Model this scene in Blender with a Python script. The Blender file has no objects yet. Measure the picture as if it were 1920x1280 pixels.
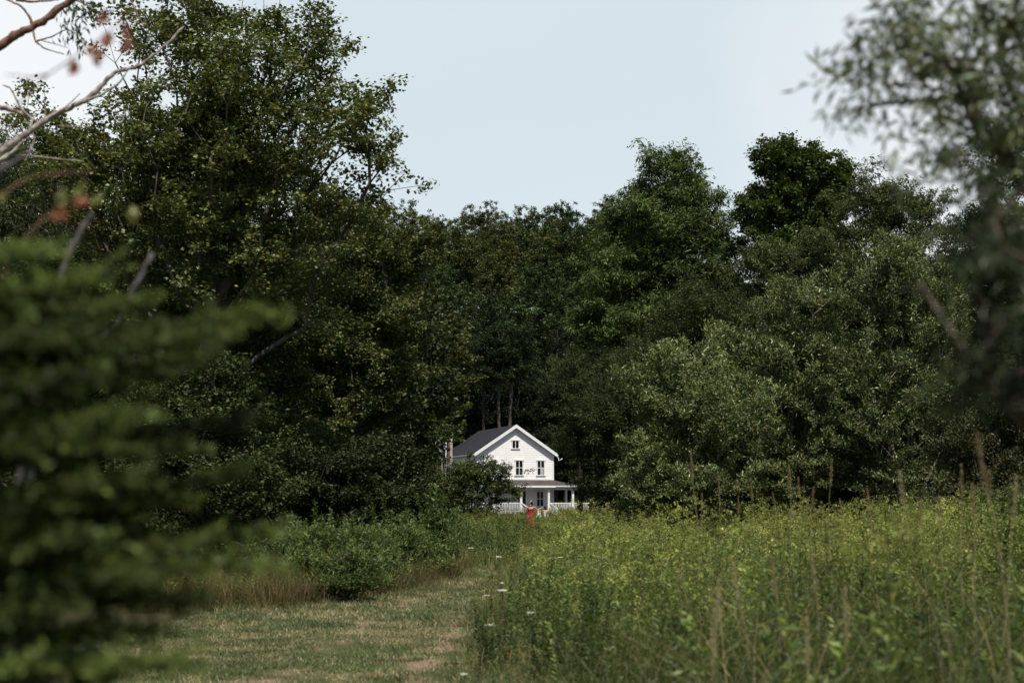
import bpy, math, random
import numpy as np
from mathutils import Vector, Matrix

PI = math.pi
R = np.random.default_rng(7)
random.seed(7)
S = bpy.context.scene
COL = S.collection

# ------------------------------------------------------------------ camera geometry (50 mm lens, eye height 1.6 m)
FPX = 2667.0            # focal length in pixels of the 1920 px wide photograph
PITCH = math.atan(298 / FPX)
EYE = 1.6
CP, SP = math.cos(PITCH), math.sin(PITCH)


def at(px, py, Y):
    """world point seen at photo pixel (px, py) at distance Y in front of the camera"""
    u = (px - 960) / FPX
    v = (640 - py) / FPX
    t = Y / (CP - v * SP)
    return np.array([u * t, Y, EYE + t * (SP + v * CP)])


def ground(x, y):
    x = np.asarray(x, float); y = np.asarray(y, float)
    h = 0.05 * np.sin(x * 0.31 + 1.0) * np.sin(y * 0.17) * np.clip(y / 30, 0, 1)
    t = np.clip((y - 176) / 95, 0, 1)
    hill = 34 * (t * t * (3 - 2 * t)) + 4 * np.clip((y - 271) / 200, 0, 1)
    hill = hill * (1 + 0.10 * np.sin(x * 0.035 + 0.8))
    side = 2.0 * np.clip((np.abs(x) - 45) / 80, 0, 1)
    return h + hill + side


# ------------------------------------------------------------------ object helpers
def tag(o, label=None, cat=None, group=None, kind=None):
    if label: o['label'] = label
    if cat: o['category'] = cat
    if group: o['group'] = group
    if kind: o['kind'] = kind
    return o


def empty(name, loc, label, cat, group=None):
    o = bpy.data.objects.new(name, None)
    COL.objects.link(o)
    o.location = [float(c) for c in loc]
    o.empty_display_size = 0.3
    return tag(o, label, cat, group)


def raw_mesh(name, V, F, cols=None, mat=None, smooth=False):
    """V (n,3), F (m,4) or (m,3)"""
    V = np.ascontiguousarray(V, np.float32)
    F = np.ascontiguousarray(F, np.int32)
    m, k = F.shape
    me = bpy.data.meshes.new(name)
    me.vertices.add(len(V)); me.vertices.foreach_set('co', V.ravel())
    me.loops.add(m * k); me.loops.foreach_set('vertex_index', F.ravel())
    me.polygons.add(m)
    me.polygons.foreach_set('loop_start', np.arange(0, m * k, k, dtype=np.int32))
    me.polygons.foreach_set('use_smooth', np.full(m, bool(smooth)))
    if cols is not None:
        a = me.attributes.new('tone', 'FLOAT_COLOR', 'FACE')
        c = np.ones((m, 4), np.float32); c[:, :3] = cols
        a.data.foreach_set('color', c.ravel())
    me.update(calc_edges=True)
    if mat: me.materials.append(mat)
    return me


def link(name, me, parent=None, loc=None):
    o = bpy.data.objects.new(name, me)
    COL.objects.link(o)
    if parent is not None: o.parent = parent
    if loc is not None: o.location = [float(c) for c in loc]
    return o


def part(name, V, F, parent, mat, cols=None, smooth=False):
    return link(name, raw_mesh(name, V, F, cols, mat, smooth), parent)


class MB:
    """collects boxes, beams and tubes into one mesh (quads)"""
    def __init__(s): s.V = []; s.F = []; s.n = 0
    def add(s, V, F):
        V = np.asarray(V, float).reshape(-1, 3); F = np.asarray(F, int)
        s.V.append(V); s.F.append(F + s.n); s.n += len(V); return s
    def box(s, x0, x1, y0, y1, z0, z1):
        V = [(x0,y0,z0),(x1,y0,z0),(x1,y1,z0),(x0,y1,z0),(x0,y0,z1),(x1,y0,z1),(x1,y1,z1),(x0,y1,z1)]
        return s.add(V, [(0,3,2,1),(4,5,6,7),(0,1,5,4),(1,2,6,5),(2,3,7,6),(3,0,4,7)])
    def beam(s, a, b, w, h, up=(0, 0, 1)):
        a = Vector(a); b = Vector(b); d = (b - a).normalized()
        r = d.cross(Vector(up)).normalized() * (w / 2); u = r.cross(d).normalized() * (h / 2)
        V = [a-r-u, a+r-u, a+r+u, a-r+u, b-r-u, b+r-u, b+r+u, b-r+u]
        return s.add([tuple(v) for v in V], [(0,3,2,1),(4,5,6,7),(0,1,5,4),(1,2,6,5),(2,3,7,6),(3,0,4,7)])
    def tube(s, pts, radii, sides=8, cap=True):
        pts = np.asarray(pts, float); n = len(pts)
        radii = np.broadcast_to(np.asarray(radii, float), (n,))
        T = np.gradient(pts, axis=0); T /= np.linalg.norm(T, axis=1)[:, None] + 1e-9
        ref = np.array([0.13, 0.97, 0.2]) if abs(T[:, 1]).mean() < 0.8 else np.array([0.9, 0.1, 0.2])
        A = np.cross(T, ref); A /= np.linalg.norm(A, axis=1)[:, None]
        B = np.cross(T, A)
        an = np.arange(sides) * 2 * PI / sides
        V = pts[:, None] + radii[:, None, None] * (A[:, None] * np.cos(an)[None, :, None] + B[:, None] * np.sin(an)[None, :, None])
        F = []
        for i in range(n - 1):
            for j in range(sides):
                k = (j + 1) % sides
                F.append((i*sides+j, i*sides+k, (i+1)*sides+k, (i+1)*sides+j))
        V = V.reshape(-1, 3)
        if cap:
            V = np.vstack([V, pts[0], pts[-1]]); c0 = n*sides; c1 = c0 + 1
            for j in range(0, sides, 2):
                a, b, c = j, (j+1) % sides, (j+2) % sides
                F.append((c0, c, b, a)); o = (n-1)*sides; F.append((c1, o+a, o+b, o+c))
        return s.add(V, F)
    def ellipsoid(s, c, r, nu=12, nv=8):
        u = np.linspace(0, 2*PI, nu, endpoint=False); v = np.linspace(0.02, PI-0.02, nv)
        P = np.array([[np.sin(b)*np.cos(a), np.sin(b)*np.sin(a), np.cos(b)] for b in v for a in u]) * np.array(r) + np.array(c)
        F = [(i*nu+j, (i+1)*nu+j, (i+1)*nu+(j+1) % nu, i*nu+(j+1) % nu) for i in range(nv-1) for j in range(nu)]
        return s.add(P, F)
    def arrays(s): return np.vstack(s.V), np.vstack(s.F)
    def build(s, name, mat, parent=None, smooth=False, loc=None):
        V, F = s.arrays()
        return link(name, raw_mesh(name, V, F, None, mat, smooth), parent, loc)


# ------------------------------------------------------------------ materials
def nodes(name):
    m = bpy.data.materials.new(name); m.use_nodes = True
    nt = m.node_tree; nt.nodes.clear()
    out = nt.nodes.new('ShaderNodeOutputMaterial')
    return m, nt, out


def N(nt, typ, **kw):
    n = nt.nodes.new(typ)
    for k, v in kw.items():
        if k.startswith('i_'): n.inputs[k[2:].replace('_', ' ')].default_value = v
        else: setattr(n, k, v)
    return n


def leaf_material(name, translucency=0.35, gloss=0.05, rough=0.4, gloss_col=(0.85, 0.9, 0.85, 1), var=0.25):
    m, nt, out = nodes(name); L = nt.links.new
    at_ = N(nt, 'ShaderNodeAttribute', attribute_name='tone')
    tc = N(nt, 'ShaderNodeTexCoord')
    no = N(nt, 'ShaderNodeTexNoise', i_Scale=0.9, i_Detail=3.0)
    L(tc.outputs['Object'], no.inputs['Vector'])
    mr = N(nt, 'ShaderNodeMapRange'); mr.inputs['To Min'].default_value = 1 - var; mr.inputs['To Max'].default_value = 1 + var
    mr.inputs['From Min'].default_value = 0.3; mr.inputs['From Max'].default_value = 0.7
    L(no.outputs['Fac'], mr.inputs['Value'])
    mul = N(nt, 'ShaderNodeVectorMath', operation='SCALE')
    L(at_.outputs['Color'], mul.inputs[0]); L(mr.outputs['Result'], mul.inputs['Scale'])
    d = N(nt, 'ShaderNodeBsdfDiffuse'); L(mul.outputs['Vector'], d.inputs['Color'])
    t = N(nt, 'ShaderNodeBsdfTranslucent')
    tm = N(nt, 'ShaderNodeVectorMath', operation='MULTIPLY'); tm.inputs[1].default_value = (1.25, 1.35, 0.6)
    L(mul.outputs['Vector'], tm.inputs[0]); L(tm.outputs['Vector'], t.inputs['Color'])
    mx = N(nt, 'ShaderNodeMixShader'); mx.inputs[0].default_value = translucency
    L(d.outputs[0], mx.inputs[1]); L(t.outputs[0], mx.inputs[2])
    g = N(nt, 'ShaderNodeBsdfGlossy', i_Roughness=rough); g.inputs['Color'].default_value = gloss_col
    m2 = N(nt, 'ShaderNodeMixShader'); m2.inputs[0].default_value = gloss
    L(mx.outputs[0], m2.inputs[1]); L(g.outputs[0], m2.inputs[2]); L(m2.outputs[0], out.inputs[0])
    return m


def noise_material(name, c1, c2, scale=8, rough=0.8, bump=0.3, detail=6, stretch=(1, 1, 1), spec=0.3, dist=0.02):
    m, nt, out = nodes(name); L = nt.links.new
    tc = N(nt, 'ShaderNodeTexCoord'); mp = N(nt, 'ShaderNodeMapping'); mp.inputs['Scale'].default_value = stretch
    L(tc.outputs['Object'], mp.inputs['Vector'])
    no = N(nt, 'ShaderNodeTexNoise', i_Scale=scale, i_Detail=detail); L(mp.outputs[0], no.inputs['Vector'])
    cr = N(nt, 'ShaderNodeValToRGB'); L(no.outputs['Fac'], cr.inputs[0])
    cr.color_ramp.elements[0].position = 0.35; cr.color_ramp.elements[0].color = (*c1, 1)
    cr.color_ramp.elements[1].position = 0.65; cr.color_ramp.elements[1].color = (*c2, 1)
    b = N(nt, 'ShaderNodeBsdfPrincipled', i_Roughness=rough); b.inputs['Specular IOR Level'].default_value = spec
    L(cr.outputs[0], b.inputs['Base Color'])
    if bump:
        bp = N(nt, 'ShaderNodeBump', i_Strength=bump, i_Distance=dist); L(no.outputs['Fac'], bp.inputs['Height']); L(bp.outputs[0], b.inputs['Normal'])
    L(b.outputs[0], out.inputs[0])
    return m


M = {}
M['leaf'] = leaf_material('broad_leaf', 0.22, 0.018, 0.45)
M['leaf_pale'] = leaf_material('pale_underside_leaf', 0.22, 0.035, 0.40, (1.0, 0.98, 0.85, 1))
M['leaf_thin'] = leaf_material('meadow_leaf', 0.35, 0.018, 0.45)
M['needle'] = leaf_material('spruce_needle', 0.20, 0.012, 0.5, var=0.4)
M['bark'] = noise_material('bark_grey_brown', (0.035, 0.028, 0.02), (0.12, 0.10, 0.075), 14, 0.9, 0.8, stretch=(1, 1, 0.25))
M['bark_dark'] = noise_material('bark_dark', (0.012, 0.010, 0.008), (0.05, 0.04, 0.03), 14, 0.9, 0.8, stretch=(1, 1, 0.25))
M['bark_pale'] = noise_material('bark_pale_lichen', (0.14, 0.10, 0.085), (0.42, 0.39, 0.34), 16, 0.9, 0.9)
M['bark_red'] = noise_material('bark_reddish', (0.10, 0.045, 0.03), (0.26, 0.15, 0.10), 18, 0.85, 0.8)
M['siding'] = noise_material('white_painted_siding', (0.83, 0.82, 0.81), (0.89, 0.88, 0.87), 1.6, 0.55, 0.0)
M['trim'] = noise_material('white_trim_paint', (0.76, 0.76, 0.76), (0.83, 0.83, 0.83), 3, 0.45, 0.0)
M['glass'] = noise_material('dark_window_glass', (0.006, 0.007, 0.008), (0.012, 0.013, 0.014), 2, 0.08, 0.0, spec=0.25)
M['curtain'] = noise_material('pale_curtain', (0.30, 0.31, 0.33), (0.42, 0.43, 0.45), 6, 0.8, 0.1)
M['metal'] = noise_material('galvanised_pipe', (0.30, 0.29, 0.27), (0.5, 0.49, 0.46), 8, 0.45, 0.1)
M['door'] = noise_material('dark_doorway', (0.010, 0.010, 0.011), (0.018, 0.018, 0.02), 3, 0.6, 0.0)
M['screen'] = noise_material('porch_screen', (0.010, 0.016, 0.016), (0.018, 0.026, 0.024), 3, 0.5, 0.0)
M['dish'] = noise_material('grey_dish', (0.13, 0.14, 0.16), (0.17, 0.18, 0.20), 3, 0.5, 0.0)
M['brick'] = noise_material('red_brick', (0.16, 0.05, 0.035), (0.24, 0.09, 0.06), 9, 0.9, 0.3)
M['deck'] = noise_material('porch_deck', (0.25, 0.25, 0.25), (0.34, 0.34, 0.33), 5, 0.7, 0.1)
M['skin'] = noise_material('skin', (0.52, 0.30, 0.20), (0.58, 0.35, 0.24), 12, 0.5, 0.0)
M['skin_fair'] = noise_material('fair_skin', (0.66, 0.42, 0.32), (0.72, 0.48, 0.38), 12, 0.5, 0.0)
M['hair'] = noise_material('dark_brown_hair', (0.010, 0.006, 0.004), (0.035, 0.02, 0.012), 40, 0.45, 0.3)
M['hair_brown'] = noise_material('brown_hair', (0.04, 0.018, 0.01), (0.09, 0.04, 0.02), 40, 0.5, 0.3)
M['white_cloth'] = noise_material('white_cloth', (0.7, 0.66, 0.64), (0.8, 0.77, 0.75), 10, 0.8, 0.1)
M['blush_cloth'] = noise_material('blush_cloth', (0.62, 0.46, 0.44), (0.76, 0.66, 0.64), 9, 0.8, 0.1)
M['plastic'] = noise_material('white_plastic', (0.7, 0.7, 0.7), (0.78, 0.78, 0.78), 4, 0.4, 0.0)
M['camera_black'] = noise_material('black_plastic', (0.01, 0.01, 0.01), (0.02, 0.02, 0.02), 4, 0.4, 0.0)


def shingle_material(name, c1, c2):
    m, nt, out = nodes(name); L = nt.links.new
    tc = N(nt, 'ShaderNodeTexCoord')
    br = N(nt, 'ShaderNodeTexBrick', i_Scale=1.0); br.inputs['Brick Width'].default_value = 0.32; br.inputs['Row Height'].default_value = 0.16
    br.inputs['Mortar Size'].default_value = 0.008; br.inputs['Color1'].default_value = (*c1, 1); br.inputs['Color2'].default_value = (*c2, 1)
    br.inputs['Mortar'].default_value = (0.01, 0.01, 0.01, 1)
    sx = N(nt, 'ShaderNodeSeparateXYZ'); cx = N(nt, 'ShaderNodeCombineXYZ'); L(tc.outputs['Object'], sx.inputs[0])
    ad = N(nt, 'ShaderNodeMath', operation='ADD'); L(sx.outputs['Y'], ad.inputs[0]); L(sx.outputs['X'], ad.inputs[1])
    L(ad.outputs[0], cx.inputs['X']); L(sx.outputs['Z'], cx.inputs['Y']); L(cx.outputs[0], br.inputs['Vector'])
    no = N(nt, 'ShaderNodeTexNoise', i_Scale=2.2, i_Detail=5.0); L(tc.outputs['Object'], no.inputs['Vector'])
    mr = N(nt, 'ShaderNodeMapRange'); mr.inputs['To Min'].default_value = 0.6; mr.inputs['To Max'].default_value = 1.4; L(no.outputs['Fac'], mr.inputs['Value'])
    ml = N(nt, 'ShaderNodeVectorMath', operation='SCALE'); L(br.outputs['Color'], ml.inputs[0]); L(mr.outputs[0], ml.inputs['Scale'])
    b = N(nt, 'ShaderNodeBsdfPrincipled', i_Roughness=0.85); L(ml.outputs[0], b.inputs['Base Color']); b.inputs['Specular IOR Level'].default_value = 0.2
    L(b.outputs[0], out.inputs[0]); return m


M['shingle'] = shingle_material('dark_shingles', (0.022, 0.023, 0.028), (0.038, 0.038, 0.045))
M['shingle_brown'] = shingle_material('brown_shingles', (0.07, 0.058, 0.052), (0.11, 0.09, 0.085))


def ground_material():
    m, nt, out = nodes('field_ground'); L = nt.links.new
    tc = N(nt, 'ShaderNodeTexCoord')
    n1 = N(nt, 'ShaderNodeTexNoise', i_Scale=0.5, i_Detail=8.0); n2 = N(nt, 'ShaderNodeTexNoise', i_Scale=14.0, i_Detail=6.0)
    L(tc.outputs['Object'], n1.inputs['Vector']); L(tc.outputs['Object'], n2.inputs['Vector'])
    cr = N(nt, 'ShaderNodeValToRGB'); L(n1.outputs['Fac'], cr.inputs[0])
    e = cr.color_ramp.elements; e[0].position = 0.35; e[0].color = (0.035, 0.045, 0.015, 1); e[1].position = 0.65; e[1].color = (0.07, 0.055, 0.03, 1)
    mr = N(nt, 'ShaderNodeMapRange'); mr.inputs['To Min'].default_value = 0.4; mr.inputs['To Max'].default_value = 1.5; L(n2.outputs['Fac'], mr.inputs['Value'])
    ml = N(nt, 'ShaderNodeVectorMath', operation='SCALE'); L(cr.outputs[0], ml.inputs[0]); L(mr.outputs[0], ml.inputs['Scale'])
    b = N(nt, 'ShaderNodeBsdfPrincipled', i_Roughness=0.95); L(ml.outputs[0], b.inputs['Base Color']); b.inputs['Specular IOR Level'].default_value = 0.1
    bp = N(nt, 'ShaderNodeBump', i_Strength=0.6, i_Distance=0.05); L(n2.outputs['Fac'], bp.inputs['Height']); L(bp.outputs[0], b.inputs['Normal'])
    L(b.outputs[0], out.inputs[0]); return m


def path_material():
    """mown strip: straw and green turf with bare pinkish dirt along the wheel ruts (attribute 'rut')"""
    m, nt, out = nodes('mown_path'); L = nt.links.new
    tc = N(nt, 'ShaderNodeTexCoord'); ra = N(nt, 'ShaderNodeAttribute', attribute_name='rut')
    n1 = N(nt, 'ShaderNodeTexNoise', i_Scale=1.3, i_Detail=8.0); n2 = N(nt, 'ShaderNodeTexNoise', i_Scale=22.0, i_Detail=6.0)
    L(tc.outputs['Object'], n1.inputs['Vector']); L(tc.outputs['Object'], n2.inputs['Vector'])
    cr = N(nt, 'ShaderNodeValToRGB'); L(n1.outputs['Fac'], cr.inputs[0])
    e = cr.color_ramp.elements; e[0].position = 0.38; e[0].color = (0.055, 0.07, 0.028, 1); e[1].position = 0.62; e[1].color = (0.13, 0.115, 0.06, 1)
    ad = N(nt, 'ShaderNodeMath', operation='ADD'); L(n1.outputs['Fac'], ad.inputs[0]); L(ra.outputs['Fac'], ad.inputs[1])
    cl = N(nt, 'ShaderNodeMapRange'); cl.inputs['From Min'].default_value = 0.84; cl.inputs['From Max'].default_value = 1.08; L(ad.outputs[0], cl.inputs['Value'])
    mx = N(nt, 'ShaderNodeMixRGB'); mx.inputs['Color2'].default_value = (0.265, 0.180, 0.130, 1); L(cl.outputs[0], mx.inputs['Fac']); L(cr.outputs[0], mx.inputs['Color1'])
    mr = N(nt, 'ShaderNodeMapRange'); mr.inputs['To Min'].default_value = 0.55; mr.inputs['To Max'].default_value = 1.4; L(n2.outputs['Fac'], mr.inputs['Value'])
    ml = N(nt, 'ShaderNodeVectorMath', operation='SCALE'); L(mx.outputs[0], ml.inputs[0]); L(mr.outputs[0], ml.inputs['Scale'])
    b = N(nt, 'ShaderNodeBsdfPrincipled', i_Roughness=0.95); L(ml.outputs[0], b.inputs['Base Color']); b.inputs['Specular IOR Level'].default_value = 0.1
    bp = N(nt, 'ShaderNodeBump', i_Strength=0.8, i_Distance=0.03); L(n2.outputs['Fac'], bp.inputs['Height']); L(bp.outputs[0], b.inputs['Normal'])
    L(b.outputs[0], out.inputs[0]); return m


def floral_material():
    m, nt, out = nodes('red_floral_cloth'); L = nt.links.new
    tc = N(nt, 'ShaderNodeTexCoord'); vo = N(nt, 'ShaderNodeTexVoronoi', i_Scale=6.0); L(tc.outputs['Object'], vo.inputs['Vector'])
    cr = N(nt, 'ShaderNodeValToRGB'); L(vo.outputs['Distance'], cr.inputs[0])
    e = cr.color_ramp.elements; e[0].position = 0.18; e[0].color = (0.50, 0.24, 0.12, 1); e[1].position = 0.32; e[1].color = (0.24, 0.008, 0.010, 1)
    x = cr.color_ramp.elements.new(0.26); x.color = (0.36, 0.05, 0.02, 1)
    b = N(nt, 'ShaderNodeBsdfPrincipled', i_Roughness=0.75); L(cr.outputs[0], b.inputs['Base Color']); L(b.outputs[0], out.inputs[0]); return m


M['floral'] = floral_material()

# ------------------------------------------------------------------ world, sun, camera
SUN_EL, SUN_AZ = math.radians(58), math.radians(12)    # sun behind the camera, to its right
w = bpy.data.worlds.new('World'); S.world = w; w.use_nodes = True
nt = w.node_tree; nt.nodes.clear()
wo = nt.nodes.new('ShaderNodeOutputWorld'); bg = nt.nodes.new('ShaderNodeBackground')
sky = nt.nodes.new('ShaderNodeTexSky'); sky.sky_type = 'NISHITA'; sky.sun_disc = False
sky.sun_elevation = SUN_EL; sky.sun_rotation = PI - SUN_AZ
sky.air_density = 1.0; sky.dust_density = 1.0; sky.ozone_density = 1.0; sky.altitude = 300
tc = nt.nodes.new('ShaderNodeTexCoord')
no = nt.nodes.new('ShaderNodeTexNoise'); no.inputs['Scale'].default_value = 1.6; no.inputs['Detail'].default_value = 4
mp = nt.nodes.new('ShaderNodeMapping'); mp.inputs['Scale'].default_value = (1, 1, 2.5); mp.inputs['Location'].default_value = (0.35, 0.1, 0.2)
nt.links.new(tc.outputs['Generated'], mp.inputs[0]); nt.links.new(mp.outputs[0], no.inputs['Vector'])
mr = nt.nodes.new('ShaderNodeMapRange'); mr.inputs['From Min'].default_value = 0.35; mr.inputs['From Max'].default_value = 0.75
mr.inputs['To Min'].default_value = 0.90; mr.inputs['To Max'].default_value = 1.0
nt.links.new(no.outputs['Fac'], mr.inputs['Value'])
mx = nt.nodes.new('ShaderNodeMixRGB'); mx.inputs['Color2'].default_value = (7.9, 8.6, 9.2, 1)   # thin high veil of cloud
# veil kept to the front; unseen sky left clear blue to lower ambient light
sp_ = nt.nodes.new('ShaderNodeSeparateXYZ'); nt.links.new(tc.outputs['Generated'], sp_.inputs[0])
vz = nt.nodes.new('ShaderNodeMapRange'); vz.inputs['From Min'].default_value = 0.45; vz.inputs['From Max'].default_value = 0.75; vz.inputs['To Min'].default_value = 1; vz.inputs['To Max'].default_value = 0.0
nt.links.new(sp_.outputs['Z'], vz.inputs['Value'])
vy = nt.nodes.new('ShaderNodeMapRange'); vy.inputs['From Min'].default_value = 0.0; vy.inputs['From Max'].default_value = 0.5; vy.inputs['To Min'].default_value = 0.0; vy.inputs['To Max'].default_value = 1
nt.links.new(sp_.outputs['Y'], vy.inputs['Value'])
m1 = nt.nodes.new('ShaderNodeMath'); m1.operation = 'MULTIPLY'; nt.links.new(vz.outputs[0], m1.inputs[0]); nt.links.new(vy.outputs[0], m1.inputs[1])
m2 = nt.nodes.new('ShaderNodeMath'); m2.operation = 'MULTIPLY'; nt.links.new(m1.outputs[0], m2.inputs[0]); nt.links.new(mr.outputs[0], m2.inputs[1])
nt.links.new(m2.outputs[0], mx.inputs['Fac']); nt.links.new(sky.outputs[0], mx.inputs['Color1'])
nt.links.new(mx.outputs[0], bg.inputs['Color']); bg.inputs['Strength'].default_value = 0.09
# brighter cloud low at the sides
ab = nt.nodes.new('ShaderNodeMath'); ab.operation = 'ABSOLUTE'; nt.links.new(sp_.outputs['X'], ab.inputs[0])
cl = nt.nodes.new('ShaderNodeMapRange'); cl.inputs['From Min'].default_value = 0.15; cl.inputs['From Max'].default_value = 0.29; cl.inputs['To Min'].default_value = 0; cl.inputs['To Max'].default_value = 0.85
n3 = nt.nodes.new('ShaderNodeTexNoise'); n3.inputs['Scale'].default_value = 3.5; n3.inputs['Detail'].default_value = 5; nt.links.new(tc.outputs['Generated'], n3.inputs['Vector'])
ad_ = nt.nodes.new('ShaderNodeMath'); ad_.operation = 'MULTIPLY_ADD'; ad_.inputs[1].default_value = 0.35; nt.links.new(n3.outputs['Fac'], ad_.inputs[0]); nt.links.new(ab.outputs[0], ad_.inputs[2])
sb_ = nt.nodes.new('ShaderNodeMath'); sb_.operation = 'SUBTRACT'; sb_.inputs[1].default_value = 0.17; nt.links.new(ad_.outputs[0], sb_.inputs[0]); nt.links.new(sb_.outputs[0], cl.inputs['Value'])
c2 = nt.nodes.new('ShaderNodeMixRGB'); c2.inputs['Color1'].default_value = (7.95, 9.0, 9.6, 1); c2.inputs['Color2'].default_value = (10.9, 11.1, 11.3, 1)
nt.links.new(cl.outputs[0], c2.inputs['Fac']); nt.links.new(c2.outputs[0], mx.inputs['Color2'])
nt.links.new(bg.outputs[0], wo.inputs[0])

sl = bpy.data.lights.new('sun', 'SUN'); sl.energy = 5.0; sl.angle = math.radians(0.5); sl.color = (1.0, 0.93, 0.82)
so = bpy.data.objects.new('sun', sl); COL.objects.link(so)
sv = Vector((math.sin(SUN_AZ) * math.cos(SUN_EL), -math.cos(SUN_AZ) * math.cos(SUN_EL), math.sin(SUN_EL)))
so.rotation_euler = sv.to_track_quat('Z', 'Y').to_euler(); so.location = (30, -40, 60)

cd = bpy.data.cameras.new('camera'); cd.sensor_width = 36; cd.lens = 36 * FPX / 1920; cd.clip_end = 3000; cd.clip_start = 0.05
cd.dof.use_dof = True; cd.dof.focus_distance = 70; cd.dof.aperture_fstop = 2.6; cd.dof.aperture_blades = 0
co = bpy.data.objects.new('camera', cd); COL.objects.link(co); co.location = (0, 0, EYE)
co.rotation_euler = (PI / 2 + PITCH, 0, 0); S.camera = co
S.view_settings.view_transform = 'Standard'; S.view_settings.look = 'None'; S.view_settings.exposure = 0; S.view_settings.gamma = 1
S.render.engine = 'CYCLES'
S.cycles.max_bounces = 4; S.cycles.diffuse_bounces = 2; S.cycles.transmission_bounces = 2; S.cycles.glossy_bounces = 2
S.cycles.sample_clamp_indirect = 4.0

# ------------------------------------------------------------------ terrain
def grid(xs, ys, zoff=0.0):
    X, Y = np.meshgrid(xs, ys)
    V = np.stack([X, Y, ground(X, Y) + zoff], -1).reshape(-1, 3)
    nx, ny = len(xs), len(ys)
    i = np.arange((nx - 1) * (ny - 1)); r = i // (nx - 1); c = i % (nx - 1); a = r * nx + c
    return V, np.stack([a, a + 1, a + nx + 1, a + nx], -1)


V, F = grid(np.concatenate([[-2500, -1200, -600, -300], np.linspace(-150, 150, 121), [300, 600, 1200, 2500]]),
            np.concatenate([[-1500, -400, -100], np.linspace(-20, 170, 96), np.linspace(172, 320, 75), [400, 600, 1200, 2500]]))
tag(link('ground', raw_mesh('ground', V, F, None, ground_material(), True)), kind='structure')

# path centre line and half width as functions of distance
PY = np.array([0, 8, 13, 17, 20, 23, 26, 30, 35, 45, 60, 80, 120])
PX = np.array([-2.6, -2.2, -1.75, -1.55, -1.55, -1.25, -1.0, -0.75, -0.6, -0.3, 0.3, 1.0, 1.5])
PL = np.array([3.4, 3.2, 2.6, 2.8, 2.6, 1.5, 0.75, 0.6, 0.5, 0.5, 0.6, 1.0, 1.4])     # reach to the left of the centre
PR = np.array([2.2, 1.9, 1.45, 1.25, 1.05, 0.85, 0.65, 0.55, 0.5, 0.5, 0.6, 1.0, 1.4])
pc = lambda y: np.interp(y, PY, PX)
pl = lambda y: np.interp(y, PY, PL)
pr = lambda y: np.interp(y, PY, PR)
ys = np.linspace(1, 118, 240); us = np.linspace(-1, 1, 33)
V = []; rut = []
for y in ys:
    for u in us:
        x = pc(y) + (u * pl(y) if u < 0 else u * pr(y))
        V.append((x, y, ground(x, y) + 0.004))
        d = x - pc(y) - 0.25
        rw = 0.26
        rut.append(0.50 * math.exp(-((d - 0.62) / rw) ** 2) + 0.42 * math.exp(-((d + 0.62) / rw) ** 2))
n = len(us); i = np.arange((n - 1) * (len(ys) - 1)); a = (i // (n - 1)) * n + i % (n - 1)
me = raw_mesh('path', np.array(V), np.stack([a, a + 1, a + n + 1, a + n], -1), None, path_material(), True)
ra = me.attributes.new('rut', 'FLOAT', 'POINT'); ra.data.foreach_set('value', np.array(rut, np.float32))
tag(link('path', me), kind='structure')


# ------------------------------------------------------------------ foliage
_NT = np.random.default_rng(99).random((256, 256))


def vnoise(x, y, s=1.0, o=0.0):
    x = np.asarray(x) * s + 31.7 + o; y = np.asarray(y) * s + 17.3 + o * 2.1
    xi = np.floor(x).astype(int); yi = np.floor(y).astype(int); fx = x - xi; fy = y - yi
    fx = fx * fx * (3 - 2 * fx); fy = fy * fy * (3 - 2 * fy)
    g = lambda a, b: _NT[a % 256, b % 256]
    return (g(xi, yi) * (1 - fx) + g(xi + 1, yi) * fx) * (1 - fy) + (g(xi, yi + 1) * (1 - fx) + g(xi + 1, yi + 1) * fx) * fy


def fnoise(x, y, s=1.0, o=0.0): return 0.5 * vnoise(x, y, s, o) + 0.3 * vnoise(x, y, s * 2.3, o + 5) + 0.2 * vnoise(x, y, s * 5.1, o + 9)


def unit(v): return v / (np.linalg.norm(v, axis=-1, keepdims=True) + 1e-9)


def leaf_quads(P, D, Nn, L, W, fold=0.15):
    """one rhombic leaf per row: P base, D direction, Nn rough normal"""
    D = unit(D); Sd = unit(np.cross(D, Nn)); Nn = np.cross(Sd, D)
    L = np.asarray(L)[:, None]; W = np.asarray(W)[:, None]
    mid = P + 0.48 * L * D
    V = np.stack([P, mid + Sd * W / 2 + Nn * L * fold, P + L * D, mid - Sd * W / 2 + Nn * L * fold * 0.3], 1)
    n = len(P)
    return V.reshape(-1, 3), np.arange(n * 4).reshape(n, 4)


def jitter_cols(base, n, clump=None, hue=0.12, val=0.25, rng=R):
    c = np.tile(np.array(base, float), (n, 1))
    v = np.exp(rng.normal(0, val, (n, 1)))
    if clump is not None: v = v * clump[:, None]
    h = rng.normal(0, hue, (n, 1))
    c = c * v * np.concatenate([1 + h, 1 + 0 * h, 1 - h], 1)
    return np.clip(c, 0.002, 0.9)


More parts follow.
